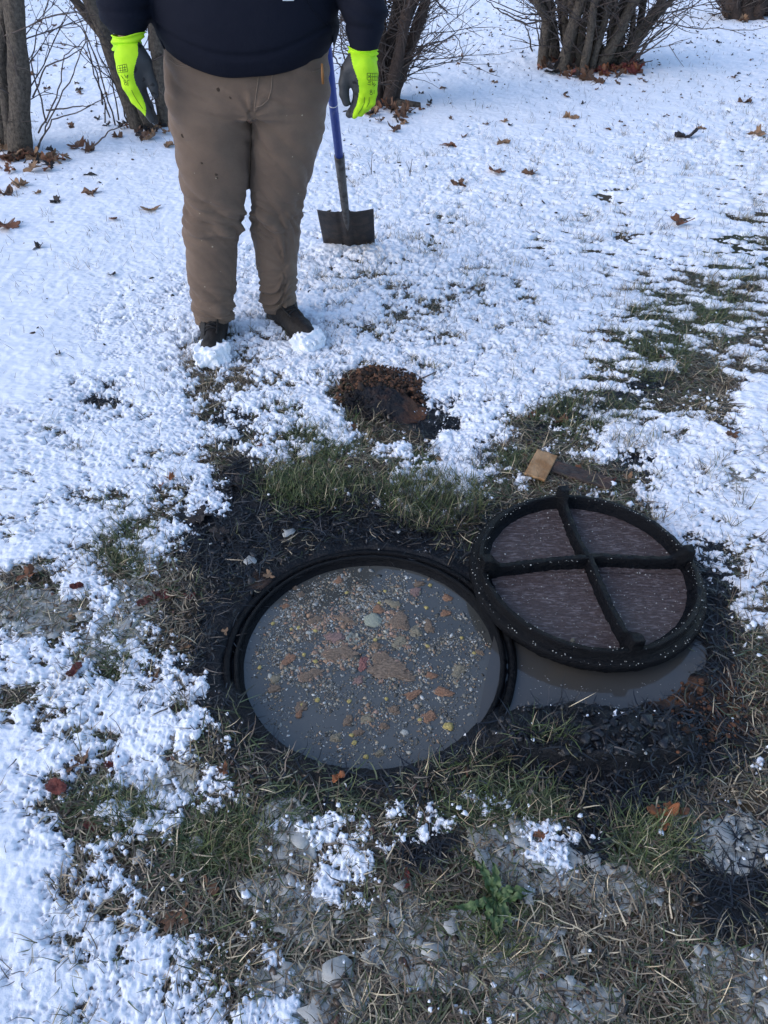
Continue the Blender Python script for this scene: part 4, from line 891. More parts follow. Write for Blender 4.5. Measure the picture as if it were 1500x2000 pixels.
# ------------------------------------------------------------------ shovel leaning behind the person
sh = empty('shovel', (*G(685, 485), 0)); tag(sh, 'square shovel with a blue scratched shaft leaning beside the person', 'shovel'); SL = np.array(sh.location)
base = np.array((*G(683, 484), -.005)); topp = PY(640, 108, 3.02); ax_ = topp-base; Lx = np.linalg.norm(ax_); ax_ /= Lx
def alongpx(py):                                     # parameter along the shaft for a photo row
    lo, hi = 0, 2.2
    for _ in range(50):
        m_ = (lo+hi)/2; p = base+ax_*m_; v_ = proj(*p)[1]
        if v_ > py: lo = m_
        else: hi = m_
    return lo
t1 = alongpx(305); t2 = alongpx(410)
b = MB(); b.tube([base+ax_*(t1-.02)-SL, base+ax_*(t1+.4)-SL, base+ax_*(alongpx(108)+.35)-SL], [.0175, .0175, .0165], 20); hd = b.build('handle', M['bluefibre'], sh)
b = MB(); b.tube([base+ax_*(t1+.004)-SL, base+ax_*(t1-.004)-SL, base+ax_*(t1-.10)-SL, base+ax_*(t2+.02)-SL, base+ax_*(t2-.06)-SL, base+ax_*(t2-.16)-SL], [.0205, .0215, .020, .018, .015, .006], 20); b.build('socket', M['steelgrey'], sh)
b = MB()
for yy_ in (203,): p = base+ax_*alongpx(yy_)-SL; b.tube([p-ax_*.002, p+ax_*.002], .0182, 18)
b.build('band', M['white'], hd)
right = np.array((1., 0, 0)); right -= ax_*np.dot(right, ax_); right /= np.linalg.norm(right); nn_ = np.cross(right, ax_)
pa, pb = PY(626, 450, base[1]-.05)[0], PY(732, 450, base[1]-.05)[0]; hw = (pb-pa)/2; cxo = (pa+pb)/2-(base+ax_*.12)[0]
NU, NV = 41, 30; Vb = []; tb = t2+.0
for side in (0, 1):
    for j in range(NV):
        for i in range(NU):
            u_ = -1+2*i/(NU-1); v_ = j/(NV-1)
            w_ = hw*(.975+.03*v_); p = base+ax_*(v_*tb)+right*(u_*w_+cxo)
            dish = .020*u_*u_+.006*(1-v_)-.010*math.exp(-(u_/.11)**2)*(1-.1*v_)+.004*math.exp(-((abs(u_)-.22)/.07)**2)
            if v_ > .93 and abs(u_) > .15: dish -= .012*(v_-.93)/.07
            p = p+nn_*(-dish if nn_[1] > 0 else dish)*-1; p = p+nn_*(.0016 if side else -.0016)
            if v_ > .9: p = p-ax_*.010*abs(u_)*(v_-.9)/.1*.5
            Vb.append(p-SL)
Q = []; o2 = NU*NV
for j in range(NV-1):
    for i in range(NU-1):
        a_ = j*NU+i; Q.append((a_, a_+1, a_+NU+1, a_+NU)); Q.append((a_+o2, a_+NU+o2, a_+NU+1+o2, a_+1+o2))
for i in range(NU-1): Q.append((i, i+o2, i+1+o2, i+1)); a_ = (NV-1)*NU+i; Q.append((a_, a_+1, a_+1+o2, a_+o2))
for j in range(NV-1): a_ = j*NU; Q.append((a_, a_+NU, a_+NU+o2, a_+o2)); a_ = j*NU+NU-1; Q.append((a_, a_+o2, a_+NU+o2, a_+NU))
mk('blade', np.array(Vb), np.array(Q), M['steeldark'], sh)

# ------------------------------------------------------------------ leaves
def outline(kind, n=72):
    a = np.linspace(-np.pi, np.pi, n, endpoint=False)
    if kind == 'maple':
        r = .42+.26*np.abs(np.cos(2.5*a))**.8+.22*np.exp(-(a/.35)**2)+.12*(np.abs(np.cos(2.5*a)) > .82)*np.abs(np.cos(9*a))
        r = r+.05*np.cos(17*a); r = r*(1-.62*np.exp(-((np.abs(a)-np.pi)/.30)**2))
    elif kind == 'oval': r = 1/np.sqrt((np.cos(a)/1.0)**2+(np.sin(a)/.48)**2)*(1-.05*np.cos(13*a)); r = r*.85
    else: r = .5+.2*np.cos(3*a+.5)+.12*np.cos(5*a+1)+.07*np.cos(11*a)
    return a, r
def leaf_mesh(name, kind, curl, seed, stem=True, thick=.012):
    rs = np.random.default_rng(seed); a, r = outline(kind); rings = 9; V = [(0, 0)]
    for k in range(1, rings+1): V += list(zip(r*k/rings*np.cos(a), r*k/rings*np.sin(a)))
    V = np.array(V); x, y = V.T; rr = np.hypot(x, y); an = np.arctan2(y, x)
    z = curl*(y*y*.8*rs.uniform(.3, 1.2)+x*x*.5*rs.uniform(-1, 1))+curl*.25*rr*np.sin(an*3+rs.uniform(0, 6))+.16*curl*fbm(x*3+seed, y*3, seed, 3)+.05*np.abs(np.sin(an*2.5))*rr
    if curl > .9: y = y*(1-.45*np.abs(y)*curl*.5); x = x*(1-.1*curl)
    n = len(a); T = [(0, 1+i, 1+(i+1) % n) for i in range(n)]; Q = [(1+k*n+i, 1+(k+1)*n+i, 1+(k+1)*n+(i+1) % n, 1+k*n+(i+1) % n) for k in range(rings-1) for i in range(n)]
    P = np.stack([x, y, z], 1); m = len(P); P = np.vstack([P, P-(0, 0, thick)])
    T2 = [(a_+m, c_+m, b_+m) for a_, b_, c_ in T]; Q2 = [tuple(q+m for q in f[::-1]) for f in Q]; e0 = 1+(rings-1)*n; Q3 = [(e0+i, e0+i+m, e0+(i+1) % n+m, e0+(i+1) % n) for i in range(n)]
    b = MB(); b.add(P, Q+Q2+Q3, T+T2)
    if stem: b.tube([(-.15, 0, z[0]), (-.5, .02, .02), (-.85, .08, .05)], [.014, .014, .010], 6)
    return b
leafcache = {}
def leaf(px, py, sz, kind, c_, label, curl=.6, rot=None, tilt=(0, 0), group=None, lift=.006, world=None):
    key = (kind, c_, round(curl, 1), random.randrange(3))
    if key not in leafcache: o = leaf_mesh('leaf', kind, curl, hash(key[0]+key[1]) % 97 if False else len(leafcache)+5).build('fallen_leaf', M['leaf_'+c_]); leafcache[key] = o.data
    else: o = bpy.data.objects.new('fallen_leaf', leafcache[key]); col.objects.link(o)
    gx, gy = world if world else G(px, py); o.location = (gx, gy, z1(gx, gy)+lift); o.scale = (sz, sz, sz)
    o.rotation_euler = (tilt[0], tilt[1], random.uniform(0, 6.28) if rot is None else R(rot)); tag(o, label, 'leaf', group or 'fallen leaves'); return o
LV = [(1030, 902, .05, 'blob', 'brown', 'brown leaf tucked behind the pale piece of board', .9), (1135, 925, .045, 'blob', 'rust', 'rusty bark scrap on the middle of the dark board', .8), (1163, 938, .04, 'blob', 'rust', 'curled red-brown leaf at the right end of the dark board', 1.1), (1075, 905, .035, 'blob', 'dark', 'dark wet leaf stuck on top of the pale board', .5),
      (152, 293, .085, 'maple', 'rust', 'large rusty maple leaf with a second one behind it, right of the left tree', .7), (176, 300, .08, 'maple', 'brown', 'dark half of the leaf pair right of the left tree', 1.1),
      (180, 386, .085, 'blob', 'brown', 'long curled brown leaf on clean snow left of the trousers', 1.2), (293, 415, .065, 'maple', 'tan', 'flat tan maple leaf on snow just left of the knee', .5), (223, 436, .038, 'oval', 'rust', 'small rusty leaf on snow left of the knee', .6),
      (113, 401, .06, 'blob', 'dark', 'dark curled leaf strip on snow at left', 1.0), (12, 452, .10, 'maple', 'rust', 'brown maple leaf cut by the left picture edge', .8), (77, 490, .045, 'blob', 'dark', 'small black shrivelled leaf with a white edge, far left', 1.2),
      (178, 348, .05, 'oval', 'dark', 'small dark oval leaf left of the big curled one', .6), (222, 548, .03, 'blob', 'dark', 'tiny dark leaf left of the shin', .8), (332, 292, .075, 'oval', 'tan', 'long tan leaf peeking out beside the trouser thigh', .8), (75, 385, .04, 'blob', 'tan', 'small tan crumpled leaf by the left tree', 1),
      (40, 372, .10, 'blob', 'tan', 'pale crumpled leaf in the pile at the left tree foot', 1.3), (15, 388, .10, 'blob', 'brown', 'brown crumpled leaf at the left edge below the tree', 1.3), (230, 275, .07, 'blob', 'brown', 'brown leaf hanging under twigs right of the left tree', 1.2),
      (770, 262, .085, 'blob', 'brown', 'dark brown crumpled leaf in front of the middle shrub', 1.2), (790, 246, .05, 'maple', 'tan', 'tan leaf just behind the crumpled one near the middle shrub', 1), (880, 290, .07, 'maple', 'rust', 'rusty leaf standing in the snow right of the middle shrub', .9),
      (905, 273, .045, 'blob', 'brown', 'small brown leaf up and right of the middle shrub', 1), (895, 367, .08, 'blob', 'brown', 'dark curled leaf on snow right of the spade', 1.2), (968, 342, .075, 'maple', 'rust', 'flat rusty maple leaf in open snow, centre right', .6), (1035, 346, .075, 'blob', 'brown', 'brown leaf right of the flat rusty one', 1),
      (982, 285, .075, 'maple', 'tan', 'tan upright maple leaf in open snow, centre right', 1.1), (985, 243, .05, 'blob', 'tan', 'small tan leaf above the upright one', 1), (1111, 236, .08, 'maple', 'tan', 'tan curled leaf below the right shrub', 1.2), (1169, 166, .14, 'blob', 'brown', 'big round curled brown leaf right below the right shrub', 1.3),
      (960, 145, .06, 'blob', 'brown', 'brown leaf left of the right shrub', 1), (965, 167, .06, 'oval', 'tan', 'pale leaf lying below left of the right shrub', .8), (1334, 274, .14, 'blob', 'dark', 'wide dark curled leaf on the right lawn', 1), (1365, 258, .06, 'blob', 'tan', 'small leaf next to the wide dark one on the right lawn', 1),
      (1322, 442, .075, 'maple', 'rust', 'rusty leaf caught in grass at the upper right', 1.1), (1455, 205, .11, 'blob', 'brown', 'brown curled leaf near the right picture edge, above the lawn patches', 1.2), (1480, 268, .09, 'maple', 'tan', 'pale leaf at the right picture edge', 1),
      (1043, 812, .055, 'blob', 'rust', 'reddish brown leaf standing up in the thawed patch', 1.2), (1092, 825, .062, 'blob', 'brown', 'dark brown folded leaf beside the reddish one in the thawed patch', 1.1), (1427, 862, .05, 'blob', 'brown', 'brown leaf on dry grass at the right', 1), (690, 836, .034, 'oval', 'rust', 'small rust leaf in snow below the dirt mound', .6),
      (600, 907, .036, 'oval', 'tan', 'tan oval leaf lying on grass behind the manhole', .5), (676, 917, .032, 'oval', 'red', 'dark red oval leaf on grass behind the manhole', .5), (335, 944, .034, 'blob', 'orange', 'bright orange curled leaf on snow left of the manhole', 1.3), (316, 956, .025, 'blob', 'orange', 'small orange leaf fragment beside the bright curled one', 1.2),
      (470, 952, .062, 'maple', 'dark', 'black muddy maple leaf propped at the upper left of the mud', .8), (392, 1012, .062, 'maple', 'dark', 'dark wet maple leaf lying flat left of the black one', .6), (430, 1045, .055, 'blob', 'dark', 'black flattened leaf in mud above the manhole frame', .5),
      (58, 1127, .052, 'blob', 'rust', 'rusty leaf in bare grass at the left edge', .9), (322, 1166, .050, 'oval', 'red', 'wine red leaf lying left of the manhole frame', .7), (285, 1180, .035, 'oval', 'red', 'small dark red leaf just left of the wine red one', .8), (372, 1168, .028, 'blob', 'red', 'reddish scrap on mud right of the wine red leaf', .7),
      (137, 1214, .036, 'oval', 'tan', 'tan leaf standing near the left ice patch', 1), (155, 1155, .034, 'oval', 'red', 'bright red leaf strip upright in the grass', 1.2), (362, 1261, .034, 'maple', 'tan', 'tan maple leaf in snow left of the manhole', .7), (333, 1234, .020, 'blob', 'tan', 'tiny tan leaf above the tan maple leaf', .6),
      (300, 1322, .040, 'oval', 'brown', 'brown pointed leaf in snow lower left of the manhole', .8), (155, 1488, .055, 'blob', 'brown', 'large brown leaf on snow at the lower left', .7), (222, 1500, .038, 'blob', 'red', 'dark red leaf right of the large brown one', .9), (115, 1545, .045, 'oval', 'red', 'maroon leaf under the large brown one', .9),
      (440, 1520, .030, 'blob', 'rust', 'brown curled leaf at the snow edge below the manhole', 1.1), (150, 1318, .036, 'oval', 'red', 'dark red leaf strip above the lower left snow', .7), (180, 1616, .025, 'oval', 'red', 'small maroon leaf in the lower left grass', .6), (342, 1790, .055, 'maple', 'brown', 'flat sodden brown leaf at the bottom left', .4),
      (405, 1740, .050, 'blob', 'brown', 'sodden brown leaf mat right above the flat one', .4), (790, 1714, .036, 'oval', 'red', 'maroon leaf in slush at the bottom centre', .5), (1292, 1598, .058, 'blob', 'orange', 'big bright orange crumpled leaf at the lower right', .9), (1318, 1590, .045, 'blob', 'rust', 'rusty end of the orange leaf at the lower right', .8),
      (663, 1532, .026, 'oval', 'orange', 'narrow orange leaf standing just below the manhole', 1.3), (934, 1202, .026, 'blob', 'rust', 'brown leaf wedged between the frame and the lid', 1), (1225, 935, .034, 'blob', 'tan', 'brown leaf right of the broken board', .9), (1190, 945, .04, 'blob', 'red', 'reddish bark flake on the broken board', .9),
      (118, 703, .030, 'blob', 'dark', 'dark leaf on snow left of the boots', 1), (862, 900, .034, 'blob', 'tan', 'pale tan leaf on snow right below the dirt mound', .7), (440, 1235, .02, 'blob', 'tan', 'pale leaf flake by the left side of the frame', .5), (525, 1125, .03, 'blob', 'tan', 'tan leaf stuck to the upper left of the frame', .4),
      (1055, 1640, .03, 'blob', 'rust', 'rust coloured leaf scrap below the mud bank', .6), (1135, 1100, .0, 'blob', 'tan', '', 0), (510, 880, .02, 'blob', 'rust', 'small rust leaf left of the far grass', .8), (1290, 700, .03, 'blob', 'red', 'dark red leaf in the right thawed patch', .9), (1180, 680, .03, 'blob', 'brown', 'brown leaf in the middle thawed patch', .9)]
for L_ in LV:
    if L_[2] > 0: leaf(L_[0], L_[1], L_[2]*(1.0 if L_[1] < 560 else .8), *L_[3:5], L_[5], L_[6], tilt=(random.uniform(-.25, .25), random.uniform(-.25, .25)), lift=.004 if L_[6] < .8 else .006)
# leaves of the litter lying around the shrub feet
def litter(px, py, wx, wy, n, label, smin_=.05, smax=.11, cs=('brown', 'rust', 'dark', 'tan')):
    for i in range(n):
        a_, r_ = random.uniform(0, 6.28), random.random()**.6
        leaf(px+wx*r_*math.cos(a_), py+wy*r_*math.sin(a_), random.uniform(smin_, smax)*.8, random.choice(['maple', 'blob', 'blob']), random.choice(cs), label, random.choice([.7, 1.0, 1.3]), tilt=(random.uniform(-.9, .9), random.uniform(-.9, .9)), group=label, lift=.02)
litter(50, 318, 80, 30, 40, 'brown leaf in the drift around the foot of the left tree'); litter(285, 266, 60, 18, 18, 'brown leaf under the leaning trunks behind the left glove')
litter(745, 224, 55, 24, 30, 'brown leaf in the heap at the foot of the middle shrub'); litter(1150, 138, 105, 22, 80, 'brown leaf in the heap under the right shrub', .06, .14, ('brown', 'rust', 'dark', 'rust', 'red')); litter(1455, 40, 45, 10, 14, 'brown leaf in the heap under the far right bush', .08, .16)
for i in range(60):
    a_, b_ = random.uniform(820, 1500), random.uniform(10, 260); leaf(a_, b_, random.uniform(.025, .05), 'blob', random.choice(['brown', 'dark', 'brown']), 'small dark leaf scattered on the far snow right of the person', 1.0, group='small leaves on the far right snow', tilt=(random.uniform(-.5, .5), random.uniform(-.5, .5)))
for i in range(26):
    a_, b_ = random.uniform(60, 240), random.uniform(10, 260); leaf(a_, b_, random.uniform(.03, .06), 'blob', random.choice(['brown', 'dark', 'brown']), 'small dark leaf scattered on the far snow left of the person', 1.0, group='small leaves on the far left snow', tilt=(random.uniform(-.5, .5), random.uniform(-.5, .5)))
# icy snow sitting on leaves and small snow lumps are part of the snow; the weed
wd = empty('weed_plant', (*G(965, 1765), z1(*G(965, 1765)))); tag(wd, 'green leafy weed rosette growing in the slush at bottom centre', 'weed')
for i, (dx, dy, l_) in enumerate([(-15, 20, .05), (-40, -60, .075), (10, -55, .07), (45, -25, .07), (48, 10, .06), (20, 60, .07), (-15, 65, .075), (-75, 45, .09), (-35, 10, .06), (30, 35, .06), (-5, -30, .05), (55, -45, .05), (-28, -95, .08)]):
    gx, gy = G(965+dx, 1765+dy); d = np.array((gx-wd.location.x, gy-wd.location.y)); an = math.atan2(d[1], d[0]); n_ = 16; Vv = []; l2 = l_*1.05
    for k in range(n_+1):
        t = k/n_; wv = (.0068*math.sin(min(t*1.15, 1)*math.pi)**.7+.001)*(1+.28*math.sin(k*2.4+i)); zz = .012+.014*math.sin(t*2.8)+.004*math.sin(k+i)
        cx_, cy_ = math.cos(an+.3*t*(-1)**i)*l2*t, math.sin(an+.3*t*(-1)**i)*l2*t; sx_, sy_ = -math.sin(an), math.cos(an)
        for q in (-1, -.4, 0, .4, 1): Vv.append((cx_+sx_*wv*q, cy_+sy_*wv*q, zz+abs(q)*.004+.002*math.sin(k*1.7+q*3)))
    Vv = np.array(Vv); Vv2 = Vv-(0, 0, .0008); nV = len(Vv); Q = [(k*5+j, k*5+j+1, (k+1)*5+j+1, (k+1)*5+j) for k in range(n_) for j in range(4)]; mk('leaf', np.vstack([Vv, Vv2]), np.array(Q+[tuple(w_+nV for w_ in q[::-1]) for q in Q]), M['weed'], wd)

# ------------------------------------------------------------------ dirt mound, clods, boards
def mound(px, py, rx, ry, hz, rot, label, cat, colf, name, z0=0):
    gx, gy = G(px, py); n = 150; a = np.linspace(-1.25, 1.25, n); A, B = np.meshgrid(a, a, indexing='ij'); c_, s_ = math.cos(rot), math.sin(rot)
    x = (A*rx)*c_-(B*ry)*s_; y = (A*rx)*s_+(B*ry)*c_; r = np.hypot(A, B)+.22*fbm(x*14+px, y*14, 301, 3)
    h = hz*(1-sst(.25, 1.0, r))**.8; wx, wy = x+gx, y+gy
    z = h+h/hz*(.012*np.abs(fbm(wx*26, wy*26, 303, 3))+.008*fbm(wx*55, wy*55, 305, 3)+.004*fbm(wx*130, wy*130, 307, 2))-.012*(r > 1)-.002+base_z(wx, wy)*.5
    V = np.stack([x, y, z], -1).reshape(-1, 3); C = colf(wx, wy).reshape(-1, 3); q = sheet_faces(n, n, (r < 1.12).ravel()); V, q, C = compact(V, q, C)
    o = mk(name, V, q, M['dirt'], colr=C); o.location = (gx, gy, z0); tag(o, label, cat); return o
def dirtcol(x, y):
    u, v = proj(x, y, 0*x); dark = ell(u, v, 735, 800, 66, 38, 15, .3)+.0*u; dark = np.maximum(dark, ell(u, v, 800, 850, 55, 30, 30, .4)*.75); n = fbm(x*30, y*30, 311, 4)
    dark = np.clip(dark+.6*n*dark, 0, 1); c_ = np.array((.15, .070, .040))*(1+.6*n[..., None]); return c_*(1-dark[..., None])+np.array((.016, .017, .022))*dark[..., None]
mound(748, 788, .170, .092, .050, R(-30), 'mound of brown dirt with a black wet core dug up in the snow', 'dirt mound', dirtcol, 'dirt_mound')
n = 1500; a = rng.uniform(0, 6.28, n); r = np.sqrt(rng.uniform(0, 1, n)); P = np.array([G(744+92*q*math.cos(t), 768+52*q*math.sin(t)) for q, t in zip(r, a)]); zc = base_z(P[:, 0], P[:, 1])+.040*(1-r**2)+.004
u, v = proj(P[:, 0], P[:, 1], zc); dk = (ell(u, v, 735, 800, 66, 38, 15, .3) > .4)
C = np.where(dk[:, None], pick(n, [(.014, .015, .019), (.03, .024, .022)], (2, 1)), pick(n, [(.19, .095, .055), (.10, .054, .036), (.045, .030, .023)], (3, 4, 5)))
V, F, C = scatter_blobs(np.column_stack([P, zc]), np.exp(rng.normal(-5.75, .55, n)), 2, .9, C, flat=.8); o = mk('soil_crumbs', V, F, M['dirt'], colr=C); tag(o, 'crumbly brown soil clods heaped over the dirt mound', 'soil', kind='stuff')
n = 900; u = rng.normal(1430, 70, n); v = rng.normal(1385, 34, n); P = np.array([G(a_, b_) for a_, b_ in zip(u, v)]); k = np.hypot(P[:, 0]-.545, P[:, 1]-1.381) > .34; P = P[k]; n = len(P)
V, F, C = scatter_blobs(np.column_stack([P, base_z(P[:, 0], P[:, 1])+.003]), np.exp(rng.normal(-5.9, .5, n)), 2, .5, pick(n, [(.13, .06, .035), (.05, .03, .022), (.02, .018, .018)], (2, 2, 2)), flat=.7); o = mk('soil_scatter', V, F, M['dirt'], colr=C); tag(o, 'loose orange brown soil crumbs right of the puddle', 'soil', kind='stuff')
# black mud clods
k0 = 520; a_ = rng.uniform(0, 1, k0); u = np.where(a_ < .55, rng.normal(1170, 130, k0), np.where(a_ < .8, rng.normal(470, 45, k0), rng.uniform(480, 1000, k0))); v = np.where(a_ < .55, rng.normal(1455, 38, k0), np.where(a_ < .8, rng.normal(1040, 55, k0), rng.normal(1030, 12, k0)))
P = np.array([G(p, q) for p, q in zip(u, v)]); k = (np.hypot(P[:, 0]-.545, P[:, 1]-1.381) > .34)*(np.hypot(P[:, 0]-WC[0], P[:, 1]-WC[1]) > .37); P = P[k]; n = len(P)
V, F, C = scatter_blobs(np.column_stack([P, base_z(P[:, 0], P[:, 1])+.001]), np.exp(rng.normal(-5.35, .45, n)), 2, .7, pick(n, [(.010, .011, .015), (.018, .018, .02), (.006, .007, .010)], (3, 1, 2)), flat=.45)
M['mudclod'] = mat('mudclod', attr='Col', rough=.3, spec=.5, bump=(120, .8, .004)); o = mk('mud_clods', V, F, M['mudclod'], colr=C); tag(o, 'wet black mud clods around the manhole and puddle', 'mud', kind='stuff')
def board(p0, p1, wdt, thk, z0, m, label, seed, zr=0):
    p0 = np.array(G(*p0)); p1 = np.array(G(*p1)); d = p1-p0; L = np.linalg.norm(d); a0 = math.atan2(d[1], d[0]); nx, ny = 50, 20; b = MB(); V = []
    for s_ in (0, 1):
        for i in range(nx):
            for j in range(ny):
                u_, v_ = i/(nx-1), j/(ny-1)-.5; e = .012*L*perlin(np.array([v_*6.+seed]), np.array([3.3]))[0]*(u_ if u_ > .5 else -(1-u_))
                wv = wdt*(1+.02*perlin(np.array([u_*6+seed]), np.array([.7]))[0]); z_ = thk*(1 if s_ else 0)+(.0015*perlin(np.array([u_*9]), np.array([v_*40.+seed]))[0] if s_ else 0); V.append((u_*L+e*2, v_*wv, z_))
    Q = []
    for i in range(nx-1):
        for j in range(ny-1): a_ = i*ny+j; Q += [(a_, a_+1, a_+ny+1, a_+ny), (a_+nx*ny, a_+ny+nx*ny, a_+ny+1+nx*ny, a_+1+nx*ny)]
    o_ = nx*ny
    for i in range(nx-1): a_ = i*ny; Q.append((a_, a_+ny, a_+ny+o_, a_+o_)); a_ = i*ny+ny-1; Q.append((a_, a_+o_, a_+ny+o_, a_+ny))
    for j in range(ny-1): Q.append((j, j+o_, j+1+o_, j+1)); a_ = (nx-1)*ny+j; Q.append((a_, a_+1, a_+1+o_, a_+o_))
    b.add(V, Q); o = b.build('wood_board', m, None, smooth=False); o.location = (p0[0], p0[1], z0); o.rotation_euler = (R(4), R(zr), a0); tag(o, label, 'wood board'); return o
board((1062, 915), (1192, 952), .050, .020, .006, M['plankwet'], 'dark wet broken board lying behind the upturned lid', 3, 2)
board((1042, 944), (1066, 900), .068, .009, .020, M['plank'], 'short pale splintered piece of board with bright wood grain behind the lid', 9, -3)

# ------------------------------------------------------------------ trees and shrubs in the back
def stem_path(bx, by, topx, topy, Yb, n=14, lean=0, over=1.6, wob=.03):
    # from a ground pixel to a pixel higher up, both near plane Yb; then on upwards out of frame
    p0 = PY(bx, by, Yb); p1 = PY(topx, topy, Yb+lean); P = []
    d = p1-p0; m_ = over
    for k in range(n):
        t = k/(n-1)*m_; q = p0+d*t; q = q+np.array((wob*math.sin(t*4+bx), wob*math.cos(t*3+by), 0))*min(t, 1)*.6; P.append(q)
    P[0][2] = -.05; return np.array(P)
def bumpy(P, r0, r1, n=14, seed=0):
    k = 60; t = np.linspace(0, 1, k); Pi = np.stack([np.interp(t, np.linspace(0, 1, len(P)), P[:, i]) for i in range(3)], 1); r = (r0+(r1-r0)*t)*(1+.07*np.sin(t*23+seed))*(1+.18*np.exp(-t*26)); b = MB(); b.tube(Pi, r, n, jit=.035); return b
def branchlets(b, P, n, L, r, seed, spread=1.0, up=.5, sub=3):
    rs = random.Random(seed)
    for i in range(n):
        k = rs.randrange(1, len(P)-1); p = np.array(P[k])*1.0+(np.array(P[k+1])-P[k])*rs.random(); a = rs.uniform(0, 6.28)
        d = np.array((math.cos(a)*spread, math.sin(a)*spread*.6, rs.uniform(-.1, 1)*up+.15)); d /= np.linalg.norm(d); ll = L*rs.uniform(.4, 1.2); Q = [p]; dd = d.copy()
        for s_ in range(7): dd = dd+np.array([rs.gauss(0, .13) for _ in range(3)])+np.array((0, 0, .03)); dd /= np.linalg.norm(dd); Q.append(Q[-1]+dd*ll/7)
        b.tube(Q, np.linspace(r, r*.35, 8), 5, cap=False)
        for _ in range(sub):
            k2 = rs.randrange(2, 7); d2 = dd+np.array([rs.gauss(0, .6) for _ in range(3)]); d2 /= np.linalg.norm(d2); l2 = ll*rs.uniform(.2, .5); Q2 = [Q[k2]]
            for s_ in range(4): d2 = d2+np.array([rs.gauss(0, .12) for _ in range(3)]); d2 /= np.linalg.norm(d2); Q2.append(Q2[-1]+d2*l2/4)
            b.tube(Q2, np.linspace(r*.55, r*.25, 5), 4, cap=False)
def shrub(name, label, cat, base_px, Yb, stems, tw, m='bark', extra=None, rs_=.8):
    e = empty(name, tuple(PY(base_px[0], base_px[1], Yb)*np.array((1, 1, 0)))); tag(e, label, cat); O = np.array(e.location); tb = MB()
    for i, (bx, by, tx_, ty_, r0, r1, dY) in enumerate(stems):
        P = stem_path(bx, by, tx_, ty_, Yb+dY, lean=.05*math.sin(i*2.3)); bumpy(P-O, r0*rs_, r1*rs_, seed=i).build('stem', M[m], e)
        if tw: branchlets(tb, list(P-O), tw[0], tw[1], tw[2], i+len(stems)*7, sub=tw[3] if len(tw) > 3 else 3)
    if extra: extra(tb, O)
    if tb.V: tb.build('twigs', M['twig'], e)
    return e
def Yat(px, py): return G(px, py)[1]
def thin(lines, Yb, r=.004):
    def f(b, O):
        for ln in lines:
            Q = []
            for (a_, b_, *c_) in ln: Q.append(PY(a_, b_, Yb+(c_[0] if c_ else 0))-O)
            Q = np.array(Q); t = np.linspace(0, 1, len(Q)); tt_ = np.linspace(0, 1, len(Q)*4); Qi = np.stack([np.interp(tt_, t, Q[:, i]) for i in range(3)], 1); Qi[1:-1] += rng.normal(0, .004, (len(Qi)-2, 3))
            b.tube(Qi, np.linspace(r, r*.4, len(Qi)), 5, cap=False)
    return f
Y1 = Yat(35, 305)
shrub('bare_tree', 'bare tree with two thick grey trunks at the left picture edge', 'tree', (35, 305), Y1,
      [(38, 302, 34, 0, .085, .055, 0), (6, 285, -18, 0, .07, .05, .15), (20, 290, 8, 120, .045, .035, .1)], (11, .7, .005, 4),
      extra=thin([[(45, 320), (30, 200), (15, 90), (-10, 10)], [(40, 325), (42, 230), (25, 60), (18, 0)], [(70, 300), (95, 240), (140, 150), (165, 80), (172, 0)], [(72, 290), (100, 235), (160, 215), (225, 180)], [(90, 215), (150, 208), (190, 205)], [(75, 260), (110, 190), (125, 110), (170, 75)], [(64, 190), (90, 130), (140, 110), (170, 80, .1)], [(90, 240), (60, 120), (75, 60), (95, 0)], [(180, 290), (215, 255), (250, 238)]], Y1, .0055))
Y2 = Yat(300, 255)
shrub('leaning_tree', 'dark leaning trunks behind the left glove', 'tree', (290, 258), Y2,
      [(275, 250, 170, -10, .075, .055, 0), (298, 268, 262, 160, .042, .034, -.1), (325, 258, 300, 60, .062, .05, .05), (255, 130, 140, 0, .045, .03, .1)], (9, .6, .005, 4),
      extra=thin([[(225, 245), (190, 120), (160, 50), (140, 0)], [(215, 230), (185, 150), (165, 60), (110, 10), (95, 0)], [(200, 205), (190, 140), (160, 90), (80, 85)], [(250, 240), (225, 165), (190, 100), (180, 20)], [(285, 60), (290, 30), (280, 0)], [(270, 80), (265, 30), (272, 0)], [(292, 100), (288, 40), (300, 0)], [(232, 235), (220, 160), (215, 140)], [(205, 240), (205, 200), (190, 150)]], Y2, .006))
Y3 = Yat(735, 205)
shrub('twiggy_shrub', 'twiggy brown shrub with crowded stems behind the right glove', 'shrub', (740, 210), Y3,
      [(735, 205, 748, 0, .055, .035, 0), (745, 205, 775, 0, .06, .04, .05), (755, 205, 800, 20, .06, .04, -.05), (765, 200, 828, 0, .06, .04, .05), (725, 205, 720, 0, .04, .025, .1), (718, 200, 690, 20, .035, .02, 0), (750, 200, 810, 0, .05, .03, .15)], (34, .62, .0048, 5), m='bark2',
      extra=thin([[(772, 165), (800, 95), (850, 85), (890, 68), (905, 105)], [(775, 150), (830, 88), (880, 75)], [(770, 170), (830, 80), (838, 55)], [(780, 110), (840, 85), (870, 100)], [(790, 160), (805, 130), (830, 90)], [(640, 150), (655, 80), (660, 20)], [(680, 150), (665, 90), (668, 10)], [(645, 100), (672, 140), (690, 180)], [(850, 0, .6), (870, 20, .6), (875, 28, .6)]], Y3, .0065))
Y4 = Yat(1150, 140)
